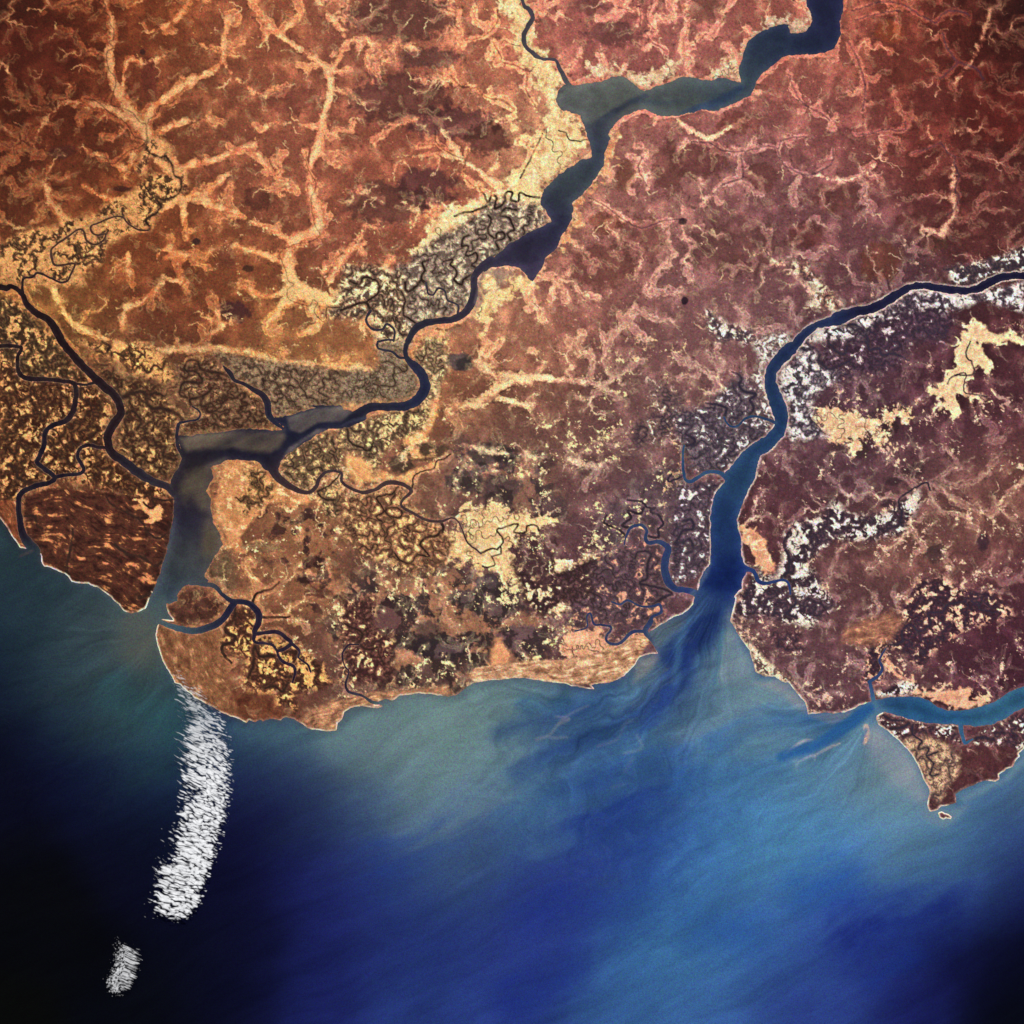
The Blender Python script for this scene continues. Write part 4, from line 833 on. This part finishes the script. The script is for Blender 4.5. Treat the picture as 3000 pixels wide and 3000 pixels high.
                # curled tidal maze: strongly folded noise
                scale = scale*(.8 if kind == 'lab' else 1.1); fx = fbm(x, y, scale*1.3, 2, 530)*scale*1.5; fy = fbm(x, y, scale*1.3, 2, 540)*scale*1.5
                q = fbm(x+fx, y+fy, scale, 4, 550, .5)
                k = gn((x+fx*1.3)/(scale*.95), (y+fy*1.3)/(scale*.95), 560)
                k2 = gn((x-fy)/(scale*.55), (y+fx)/(scale*.55), 565)
                if kind == 'lab':
                    c = mix(np.broadcast_to(C[0]*.85, x.shape+(3,)), C[1]*1.1, sm(-.28, .18, q+.2*k2+nn3*.25))
                    big = fbm(x, y, 95., 2, 570)*.22
                    ta = tha[:, s_]; q2_ = fbm(x, y, 16., 3, 575, .6)
                    p_ = sm(.36-frac, .60-frac, (q*.85+big+nn3*.12+n4[:, s_]*.25)+np.clip((ta-6.5)/18., -.30, .15))
                    c = mix(c, C[0]*.75, sm(6, 1.5, ta)*.6)
                    rimp = np.exp(-((p_-.35)/.22)**2)*(p_ < .8)
                    c = mix(c, C[0]*.7, rimp*.3)
                    c = mix(c, C[2]*(.84+.28*np.clip(q2_*1.6+nn3*.6, -1, 1))[..., None], p_*.96)
                else:
                    c = mix(np.broadcast_to(C[1], x.shape+(3,)), C[2], sm(-.1, .5, q))
                    c = mix(c, C[0], sm(.1, .5, -q+.3*nn3)*.8)
                    c = mix(c, C[0]*.55, sm(.22, .5, n4[:, s_]+.35*n2[:, s_])*.55*(1-1.*(creek < .3)))
                ln = .6*np.exp(-(k/.045)**2)+.4*np.exp(-(k2/.06)**2)*(kind == 'lab')
                c = mix(c, C[0]*.62 if kind == 'lab' else C[0]*.5, np.clip(ln, 0, 1)*creek*sm(-.5, .1, n1[:, s_]*.8+n2[:, s_]*.6+.1))
            n4_ = n4[:, s_]
            if kind in ('smooth', 'forest'):
                rg = np.abs(fbm(x+n2[:, s_]*20, y+wy[:, s_], 46., 3, 580, .5))
                c = mix(c, np.minimum(C[2]*1.35, .8), np.exp(-(rg/.035)**2)*.42*sm(-.3, .3, n1[:, s_]-.1))
                c = mix(c, C[0]*.6, sm(.28, .5, n4_)*.35)
                c = mix(c, np.minimum(C[2]*1.25, .8), sm(.2, .5, -n4_)*.4)
            if soft: c = c*(np.clip(col[:, s_].mean(-1)/(.14*T[:, s_].mean(-1)), .45, 2.)**.6)[..., None]
            if kind == 'streak': c = c*(1+n2[:, s_]*.22+n4_*.12)[..., None]
            c = c*(1+nn3*(.42 if not soft else .1)+n4_*(.30 if kind != 'lab' else .22))[..., None]
            if kind in ('lab', 'flat'): inzone[:, s_] = np.maximum(inzone[:, s_], m)
            elif kind != 'speck' and not soft: inzone[:, s_] *= 1-m
            col[:, s_] = mix(col[:, s_], c, m)
        zones(True)
        blot = fbm(X, Y, 26., 3, 470)
        for bx, by, ra_, rb_, bc in BLOTS:
            if by-rb_*1.8 > g.ys[r1-1] or by+rb_*1.8 < g.ys[r0]: continue
            i0, i1 = np.searchsorted(g.xs, [bx-ra_*1.8, bx+ra_*1.8])
            if i1 <= i0: continue
            s_ = slice(i0, i1)
            q = np.sqrt(((X[:, s_]-bx)/ra_)**2+((Y[:, s_]-by)/rb_)**2)+blot[:, s_]*.6+n3[:, s_]*.12
            sf = .22
            m = sm(1.+sf, 1.-sf, q)*.9
            tx = np.clip(col[:, s_].mean(-1)/(.13*T[:, s_].mean(-1)), .5, 1.7)**.7
            col[:, s_] = mix(col[:, s_], lin(bc)*tx[..., None], m)
        # valley floors
        dv2 = bil(val, cg, Xd+n3*3, Yd-n3*3)
        fing = sm(7, 0, rn)
        vn = dv2+n2*16+n3*4+n4*10-9*fing+fbm(X, Y, 62., 2, 495)*13
        v = sm(2.5, -3, vn)
        fl = mix(np.broadcast_to(PP, X.shape+(3,)), PO, sm(-.2, .7, n2+n3*.5)*.7)
        fl = fl*(1+n3*.3+n4*.25)[..., None]
        kk = gn((X+n4*22)/17., (Y+n2*22)/17., 455)
        fl = mix(fl, DK*2.2, np.exp(-(kk/.035)**2)*.4)
        fl = mix(fl, PM*1.15, sm(-.1, .45, n4+n2*.7)*.55)
        core = np.clip(.72-dv2/20.+n4*.8+n3*.2, .3, 1)
        fl = fl*Tm*(.78+.22*sm(1200, 1700, X))[..., None]
        col = mix(col, fl, v*core*(.8+.15*sm(900, 1600, X)))
        rim = np.exp(-((vn-5)/4.)**2)
        col = mix(col, DK*1.9*Tm, rim*.22*sm(-.2, .4, n2))
        tribs = sm(3.2, -.6, rn+n3*1.2)
        # runnels: pale thread with a dark edge
        fade = sm(-1.4, -.2, n1+n2*.4)*sm(-10, 8, dv)*sm(0, 20, dw)
        ra = tribs*fade*np.clip(.8+n2+n4*.8, 0, 1.25); rb = np.exp(-((rn-4.2+n3*2)/2.6)**2)*fade*np.clip(.7+n4*1.2, 0, 1)
        pal = sm(-.25, .35, fbm(X, Y, 90., 2, 460))
        col = mix(col, PP*.8*Tm, ra*.8*pal)
        col = mix(col, DK*1.7*Tm, ra*.6*(1-pal))
        col = mix(col, DK*1.8*Tm, rb*.22*pal)
        col = mix(col, PP*.7*Tm, rb*.26*(1-pal))
        inzone = np.zeros(X.shape, f4)
        zones(False)
        # mapped channels too narrow to hold open water
        tc = np.maximum(np.clip((1.3-th)/2., 0, 1), .85*np.clip((1.3-th2)/2., 0, 1)*inzone)*(.55+.45*np.maximum(inzone, sm(25, 5, dw-0*dv)*sm(900, 1400, Y)))
        e_ = sm(1500, 2100, X-(Y-1500)*.15)
        col = mix(col, mix(np.broadcast_to(L((58, 38, 30)), X.shape+(3,)), L((54, 46, 62)), e_), tc*np.clip(.95+n2*.8, .6, 1))
        col = mix(col, L((120, 92, 70)), np.exp(-((th-4)/2.6)**2)*.16*sm(-.3, .4, n2))
        # banks: pale sand on the coast, mud along the channels
        ow = own[r0:r1]
        coast = (ow == 0)
        beach = np.where(coast, sm(6.4, 1.2, W_+n3*1.5+n1*4+n2*2)*np.clip(.55+n1*1.8+n2*.9, .08, 1), sm(3.2, .5, W_)*.35)*(W_ > -3)
        # sand where the shore faces the open sea
        col = mix(col, np.where(coast[..., None], L((252, 228, 190)), L((150, 118, 96))), np.clip(beach*(.85+.3*n2), 0, 1))
        east = (ow == 3)*sm(4.5, 1, W_+n3*2-1-n1*3)*(W_ > -3)
        col = mix(col, L((214, 190, 176)), east*np.clip(.55+n2, 0, .9))
        mud = np.exp(-((W_-5)/5.)**2)*(~coast)
        col = mix(col, L((92, 70, 60)), np.clip(mud*.22*(.6+n4*1.6+n2), 0, 1))
        col = np.clip(col, .004, .95)
        land[r0:r1] = col
        # ---- water colour
        ang = math.radians(-27); ca, sa = math.cos(ang), math.sin(ang)
        u = (X*ca+Y*sa); w = (-X*sa+Y*ca)
        bend = fbm(X, Y, 500., 2, 600)*70
        st = fbm(u/4.6, w+bend, 62., 5, 610, .6)
        st2 = fbm(u/3., w+bend*.6, 190., 3, 620)
        sx = X-st2*50+wx*.5; sy = Y+st2*90+st*34+wy*.5
        cs = bil(seac, ccg, sx, sy)
        cr = bil(rivc, ccg, X, Y)
        issea = sm(30, -30, bil(csea, cg, X, Y))
        issea = np.maximum(issea, (ow == 0)*1.0*sm(0, -20, np.zeros_like(X)-1*0+issea*0-20*(Y > 3200)))
        c = mix(cr, cs, issea)
        near_open = sm(2600, 1700, X)+sm(1600, 2200, X)*.0
        amp = .12*issea
        st3 = fbm(u/7., w+bend+st*9, 24., 4, 640, .65)
        c = c*(1+st*amp*1.5+st2*amp*1.2+st3*amp*.8)[..., None]
        for k, d, bb, cc, f, s in shd:
            if bb[3] < g.ys[r0] or bb[2] > g.ys[r1-1]: continue
            i0, i1 = np.searchsorted(g.xs, [bb[0], bb[1]])
            if i1 <= i0: continue
            s_ = slice(i0, i1)
            f = max(f, 2.5)
            e = bil(d, cg, X[:, s_]+st[:, s_]*f*1.2, Y[:, s_]+st[:, s_]*f*1.6)+n2[:, s_]*f*.5
            f = f*1.5
            m = (sm(f, -f, e) if k == 'p' else sm(f*1.3, -f*.6, e))*(e < 240)*s*np.clip(1+st[:, s_]*1.1, .2, 1.3)
            c[:, s_] = mix(c[:, s_], cc, np.clip(m, 0, 1))
        # river water: dark thread down the middle, silt streaks, pale margins
        riv = (1-issea)
        c = c*(1+riv*(fbm(X+n2*30, Y+n1*60, 60., 4, 690, .6)*.22+n4*.07-.16*sm(-4, -30, W_)+.06))[..., None]
        # turbid fringe along every shore
        fr = sm(-13+n2*14, -1, W_)*.26*np.clip(.7+n2*1.5+n4, 0, 1.5)*(1-issea*.2)
        c = mix(c, lin((128, 118, 108))**.5, fr*np.where(coast, .7, .5))
        # ebb plume: filaments fanning from the two mouths
        for mx, my, R_, am in ((2115., 1690., 760., 1.), (2560., 2080., 420., .55), (470., 1850., 520., .35)):
            ddx, ddy = X-mx, Y-my
            rr = np.hypot(ddx, ddy)+1
            an0 = np.arctan2(ddy, ddx)
            an = an0+wx*.0022+fbm(X, Y, 230., 3, 660)*.30-rr*.00045
            fl_ = fbm(an*7.5, rr/330., 1., 4, 670, .62); fn = fbm(an*26., rr/260., 1., 3, 680, .6)
            k_ = am*np.exp(-(rr/R_)**2)*sm(0, 140, rr)*issea*np.clip(np.cos(an0-2.55)*1.5-.35, 0, 1)**1.1
            c = c*(1+k_*(fl_*.6+fn*.30))[..., None]
            c = mix(c, lin((150, 150, 148))**.5, np.exp(-(np.abs(fl_+.06)/.035)**2)*k_*.16*sm(.0, .4, n1+.25))
        c = c*(1+n3*.05)[..., None]
        sea[r0:r1] = np.clip(c, .01, .9)**2
        hh = sm(0, 40, W_)*(.06+.10*sm(-.6, .8, n1)+.03*n2)-.05*v
        hgt[r0:r1] = np.clip(W_*.012, -.16, .05)+np.maximum(hh, 0)*(W_ > 0)
    csea = poly_sdf(cg, SEA, 90.)
    rows = list(range(0, g.shape[0], 48))+[g.shape[0]]
    from concurrent.futures import ThreadPoolExecutor
    for s in range(300, 640): pass
    with ThreadPoolExecutor(4) as ex: list(ex.map(lambda ab: shade(*ab), zip(rows[:-1], rows[1:])))
    # crisp, the way dry-season ground is: lift local contrast at two scales
    def box(A, r):
        P = np.pad(A, ((r+1, r), (r+1, r)), mode='edge').astype(np.float64).cumsum(0).cumsum(1)
        n = 2*r+1
        return ((P[n:, n:]-P[:-n, n:]-P[n:, :-n]+P[:-n, :-n])/(n*n)).astype(f4)
    lum = np.log(np.maximum(land.mean(-1), .003))
    b1 = box(box(lum, 2), 2); b2 = box(box(lum, 12), 12)
    k_ = np.exp(.55*(lum-b1)+.38*(b1-b2)+.05)
    land *= np.clip(k_, .4, 2.2)[..., None]
    np.clip(land, .004, .93, out=land)
    print('shaded', g.shape, round(time.time()-t0, 1))
    return g, wd, own, [f[0] for f in feats], land, sea, hgt
# ------------------------------------------------------------ scene objects
g, wd, own, names, land, sea, hgt = build_map(2.0)

def tag(o, label, kind=None, cat=None, group=None):
    o['label'] = label
    if kind: o['kind'] = kind
    if cat: o['category'] = cat
    if group: o['group'] = group
    return o

def material(name, rough, build):
    m = bpy.data.materials.new(name); m.use_nodes = True
    t = m.node_tree; b = t.nodes['Principled BSDF']
    b.inputs['Roughness'].default_value = rough
    build(t, b)
    return m

def node(t, kind, **kw):
    n = t.nodes.new(kind)
    for k, v in kw.items(): setattr(n, k, v)
    return n

def speckle(t, at, nz, lo, hi):
    mr = node(t, 'ShaderNodeMapRange', data_type='FLOAT_VECTOR')
    mr.inputs[7].default_value = (.25,)*3; mr.inputs[8].default_value = (.75,)*3
    mr.inputs[9].default_value = (lo,)*3; mr.inputs[10].default_value = (hi,)*3
    t.links.new(nz.outputs['Color'], mr.inputs[6])
    vm = node(t, 'ShaderNodeVectorMath', operation='MULTIPLY')
    t.links.new(at.outputs['Color'], vm.inputs[0]); t.links.new(mr.outputs[1], vm.inputs[1])
    return vm

def ground_nodes(t, b):
    at = node(t, 'ShaderNodeAttribute', attribute_name='cover')
    tc = node(t, 'ShaderNodeTexCoord')
    nz = node(t, 'ShaderNodeTexNoise'); nz.inputs['Scale'].default_value = 7.0; nz.inputs['Detail'].default_value = 3; nz.inputs['Roughness'].default_value = .75
    t.links.new(tc.outputs['Object'], nz.inputs['Vector'])
    vm = speckle(t, at, nz, .30, 1.70)
    t.links.new(vm.outputs[0], b.inputs['Base Color'])
    b.inputs['Specular IOR Level'].default_value = .15
    bp = node(t, 'ShaderNodeBump'); bp.inputs['Strength'].default_value = .35; bp.inputs['Distance'].default_value = .05
    t.links.new(nz.outputs['Fac'], bp.inputs['Height']); t.links.new(bp.outputs[0], b.inputs['Normal'])

def water_nodes(t, b):
    at = node(t, 'ShaderNodeAttribute', attribute_name='silt')
    tc = node(t, 'ShaderNodeTexCoord')
    nz = node(t, 'ShaderNodeTexNoise'); nz.inputs['Scale'].default_value = 7.0; nz.inputs['Detail'].default_value = 3; nz.inputs['Roughness'].default_value = .8
    t.links.new(tc.outputs['Object'], nz.inputs['Vector'])
    vm = speckle(t, at, nz, .35, 1.65)
    t.links.new(vm.outputs[0], b.inputs['Base Color'])
    b.inputs['IOR'].default_value = 1.33
    b.inputs['Specular IOR Level'].default_value = .06

M_GROUND = material('laterite_and_scrub', .95, ground_nodes)
M_WATER = material('silty_water', .32, water_nodes)

GX, GY = np.meshgrid(((g.xs-1500)*PX).astype(f4), ((1500-g.ys)*PX).astype(f4))

def sheet(name, mask, Zc, color, attr, mat):
    """quads of the survey grid picked by mask (per cell) as one mesh"""
    H, W = g.shape
    jj, ii = np.nonzero(mask)
    quads = np.stack([jj*W+ii, (jj+1)*W+ii, (jj+1)*W+ii+1, jj*W+ii+1], 1)
    used = np.zeros(H*W, bool); used[quads.ravel()] = True
    remap = np.cumsum(used)-1
    co = np.stack([GX.ravel()[used], GY.ravel()[used], Zc.ravel()[used]], 1).astype(f4)
    q = remap[quads].astype(np.int32)
    me = bpy.data.meshes.new(name)
    me.vertices.add(len(co)); me.vertices.foreach_set('co', co.ravel())
    me.loops.add(q.size); me.loops.foreach_set('vertex_index', q.ravel())
    me.polygons.add(len(q)); me.polygons.foreach_set('loop_start', np.arange(0, q.size, 4, dtype=np.int32))
    me.update(calc_edges=True)
    me.polygons.foreach_set('use_smooth', np.ones(len(q), bool))
    a = me.color_attributes.new(attr, 'FLOAT_COLOR', 'POINT')
    c = np.ones((len(co), 4), f4); c[:, :color.shape[-1]] = color.reshape(-1, color.shape[-1])[used]
    a.data.foreach_set('color', c.ravel())
    me.materials.append(mat)
    o = bpy.data.objects.new(name, me); sc.collection.objects.link(o)
    return o

H, W = g.shape
full = np.ones((H-1, W-1), bool)
o = sheet('terrain', full, hgt, np.clip(land/GAIN, 0, .9), 'cover', M_GROUND)
tag(o, 'red brown coastal plain cut by pale valleys, salt flats and dark mangrove swamps', 'structure')

LABELS = {0: ('sea', 'dark blue ocean with paler silt plumes drifting off the coast'),
 1: ('estuary', 'broad estuary with grey shoals between the mangrove delta and the orange flats on the left'),
 2: ('lagoon', 'wide grey lagoon winding down from the top right of the plain'),
 3: ('estuary', 'long blue estuary running from the right edge down to the silt plumes'),
 4: ('inlet', 'turquoise inlet behind the pointed peninsula at the lower right')}
RLAB = ['dark river crossing the left mangrove delta from the left edge to the grey estuary', 'winding dark channel through the mangroves nearest the left edge, reaching the sea by a sand spit',
 'narrow grey river coming down the pale floodplain into the lagoon', 'dark river bend linking the lagoon with the left estuary',
 'meandering creek running right from the left estuary through cream flats', 'short wide creek entering the left estuary from the grey marsh above it', 'small hooked creek at the upper left corner of the estuary shoals',
 'looping creek joining the two left delta channels', 'creek curling round the round mangrove island and branching to the south east', 'curved channel under the round mangrove island',
 'short southern branch among the bright mangrove patches', 'thin end of the creek south east of the round island', 'thin zigzag river through the pale valley at the upper left', 'very short link channel in the left delta',
 'deep blue creek with a horseshoe bend left of the long blue estuary', 'winding creek behind the pale beach ridges of the middle coast', 'side creek looping over the orange flats behind the beach ridges',
 'creek meandering up the left bank of the blue estuary, midway', 'upper left bank creek of the blue estuary by the white salt flats', 'right bank creek of the blue estuary among white flats', 'creek running north from the turquoise inlet',
 'short creek cutting down into the pointed peninsula', 'small creek reaching the middle coast behind a thin spit', 'small meandering creek in the grey marsh below the lagoon', 'curly creek left of the river bend in the grey marsh', 'short crooked creek joining the river bend from the left marsh']
near_w = wd < 6
cellw = near_w[:-1, :-1] | near_w[1:, :-1] | near_w[:-1, 1:] | near_w[1:, 1:]
oc = own[:-1, :-1]
flat0 = np.zeros(g.shape, f4)
for k in range(len(names)):
    m = cellw & (oc == k)
    if not m.any(): continue
    nm, lb = LABELS[k] if k in LABELS else (names[k], RLAB[k-5])
    o = sheet(nm, m, flat0, np.clip(sea/GAIN, 0, .9), 'silt', M_WATER)
    tag(o, lb, 'structure')

# ------------------------------------------------------------ clouds
def cloud_nodes(t, b):
    at = node(t, 'ShaderNodeAttribute', attribute_name='cloud_cover')
    b.inputs['Base Color'].default_value = (.93, .93, .92, 1)
    b.inputs['Specular IOR Level'].default_value = 0
    b.inputs['Subsurface Weight'].default_value = 0
    t.links.new(at.outputs['Fac'], b.inputs['Alpha'])
M_CLOUD = material('cloud_droplets', 1.0, cloud_nodes)

def worley(x, y, seed):
    rs = np.random.RandomState(seed); TX, TY, TR = rs.rand(3, 128, 128).astype(f4)
    xi, yi = np.floor(x).astype(int), np.floor(y).astype(int)
    best = np.full(x.shape, 9., f4); sec = np.full(x.shape, 9., f4); rad = np.zeros(x.shape, f4)
    for a in (-1, 0, 1):
        for b in (-1, 0, 1):
            cx, cy = xi+a, yi+b
            px = cx+TX[cx & 127, cy & 127]; py = cy+TY[cx & 127, cy & 127]
            d = np.hypot(x-px, y-py).astype(f4)
            n = d < best
            sec = np.where(n, best, np.minimum(sec, d))
            rad = np.where(n, TR[cx & 127, cy & 127], rad)
            best = np.where(n, d, best)
    return best, sec, rad

def cloud(name, spine, seed, tone, strength):
    """spine: x, y, half width left, half width right (map px)"""
    S = np.array(spine, float)
    # parallax: the deck floats 1.6 km up
    zc = 1.6; kf = (ALT-zc)/ALT
    step = 1.5
    xs = np.arange(S[:, 0].min()-260, S[:, 0].max()+180, step).astype(f4); ys = np.arange(S[:, 1].min()-70, S[:, 1].max()+70, step).astype(f4)
    X, Y = np.meshgrid(xs, ys)
    yy = Y+(X-np.interp(Y, S[:, 1], S[:, 0]))*-.12
    cx = np.interp(yy, S[:, 1], S[:, 0]); wl = np.interp(yy, S[:, 1], S[:, 2]); wr = np.interp(yy, S[:, 1], S[:, 3])
    dx = X-cx
    side = dx < 0
    r = np.where(side, -dx/np.maximum(wl, 1), dx/np.maximum(wr, 1))
    big = fbm(X, Y, 90., 3, seed)
    env = 1-r**np.where(side, 1.4, 2.2)+big*.5
    end = sm(S[0, 1]-60, S[0, 1]+110, Y)*sm(S[-1, 1]+30, S[-1, 1]-50, Y)
    env = env*end-(1-end)*.8-(.62*(1-sm(S[0, 1]+20, S[0, 1]+400, Y)) if S[-1, 1]-S[0, 1] > 400 else 0)
    # puffs: cells stretched along the wind, which swings from ESE to E
    a = np.interp(Y, [S[0, 1], S[-1, 1]], [math.radians(27), math.radians(5)])+np.where(side, .22*np.clip(r, 0, 2), .1)
    wxx = fbm(X, Y, 30., 2, seed+5)*9; wyy = fbm(X, Y, 30., 2, seed+6)*6
    Xr = X-cx
    ca, sa = np.cos(a), np.sin(a)
    u = Xr*ca+Y*sa*.3+wxx; v = -Xr*sa+Y+wyy
    f1, f2, tr = worley(u/15., v/7.2, seed)
    puff = (f2-f1)*1.1+(.62-f1)*.9+(tr-.5)*.55
    f1b, f2b, trb = worley(u/9., v/5.2, seed+1)
    puff += ((.5-f1b)*.5)
    puff += fbm(X, Y, 7., 3, seed+9, .7)*.4+fbm(u/3, v, 16., 3, seed+12)*.45
    wisp = fbm(u/4.5, v, 7., 3, seed+20, .6)
    edge = np.clip(np.where(side, r, 0)-.35, 0, 1)
    rip = fbm(u/28., v/8.5, 1., 4, seed+40, .6)
    gap = fbm(u/20., v/6., 1., 2, seed+44)
    d = np.clip(env, -3, .68)*1.25-.72-.5*(env < -.1)+puff*(.55-.2*edge)+rip*1.05+gap*.3+wisp*(.2+.9*edge)-.25*edge
    d = d*strength
    dens = (.5*sm(.0, .6, d)+.5*np.clip(d*1.6, 0, 1))*tone*((.32+.68*sm(S[0, 1]+30, S[0, 1]+420, Y)) if S[-1, 1]-S[0, 1] > 400 else 1)
    dens *= .82+.18*fbm(X, Y, 12., 3, seed+30)*2
    th = np.clip(d, 0, 1.4)**.6*.018
    keep = dens > .015
    keep = keep[:-1, :-1] | keep[1:, :-1] | keep[:-1, 1:] | keep[1:, 1:]
    if not keep.any(): return None
    jj, ii = np.nonzero(keep); Wn = len(xs)
    quads = np.stack([jj*Wn+ii, (jj+1)*Wn+ii, (jj+1)*Wn+ii+1, jj*Wn+ii+1], 1)
    used = np.zeros(X.size, bool); used[quads.ravel()] = True
    rm = np.cumsum(used)-1; q = rm[quads].astype(np.int32)
    wxp = (X.ravel()[used]-1500)*PX*kf; wyp = (1500-Y.ravel()[used])*PX*kf
    tt = th.ravel()[used]; dd = dens.ravel()[used]
    top = np.stack([wxp, wyp, zc+tt], 1)
    bot = np.stack([wxp, wyp, zc-tt*.25-.002], 1)
    n = len(top)
    co = np.vstack([top, bot]).astype(f4)
    al = np.concatenate([dd, dd*.25])
    fq = np.vstack([q, (q[:, ::-1]+n)])
    me = bpy.data.meshes.new(name)
    me.vertices.add(len(co)); me.vertices.foreach_set('co', co.ravel())
    me.loops.add(fq.size); me.loops.foreach_set('vertex_index', fq.ravel().astype(np.int32))
    me.polygons.add(len(fq)); me.polygons.foreach_set('loop_start', np.arange(0, fq.size, 4, dtype=np.int32))
    me.update(calc_edges=True)
    me.polygons.foreach_set('use_smooth', np.ones(len(fq), bool))
    at = me.color_attributes.new('cloud_cover', 'FLOAT_COLOR', 'POINT')
    c = np.ones((len(co), 4), f4); c[:, :3] = al[:, None]
    at.data.foreach_set('color', c.ravel())
    me.materials.append(M_CLOUD)
    o = bpy.data.objects.new(name, me); sc.collection.objects.link(o)
    return o

def full_px(t):   # W sheet units
    k = 3000/1932
    return [(a*k, b*k, c*k*.98, d*k*.92) for a, b, c, d in t]
o = cloud('cloud_bank', full_px([(318, 1228, 26, 14), (335, 1270, 36, 34), (360, 1310, 50, 52), (375, 1350, 62, 64), (385, 1400, 72, 64), (388, 1450, 66, 54), (390, 1500, 62, 50), (382, 1550, 62, 48), (374, 1600, 74, 46), (360, 1650, 80, 42), (345, 1700, 76, 38), (326, 1745, 60, 26)]), 700, 1.0, 1.0)
if o: tag(o, 'long curved band of bright white cloud puffs over the dark sea, touching the coast', cat='cloud', group='clouds over the sea')
o = cloud('cloud_bank', full_px([(216, 1755, 25, 44), (235, 1790, 28, 36), (236, 1815, 34, 34), (230, 1840, 34, 34), (224, 1862, 30, 26), (218, 1885, 20, 14)]), 740, .7, .8)
if o: tag(o, 'small dimmer patch of broken cloud below the long white band', cat='cloud', group='clouds over the sea')
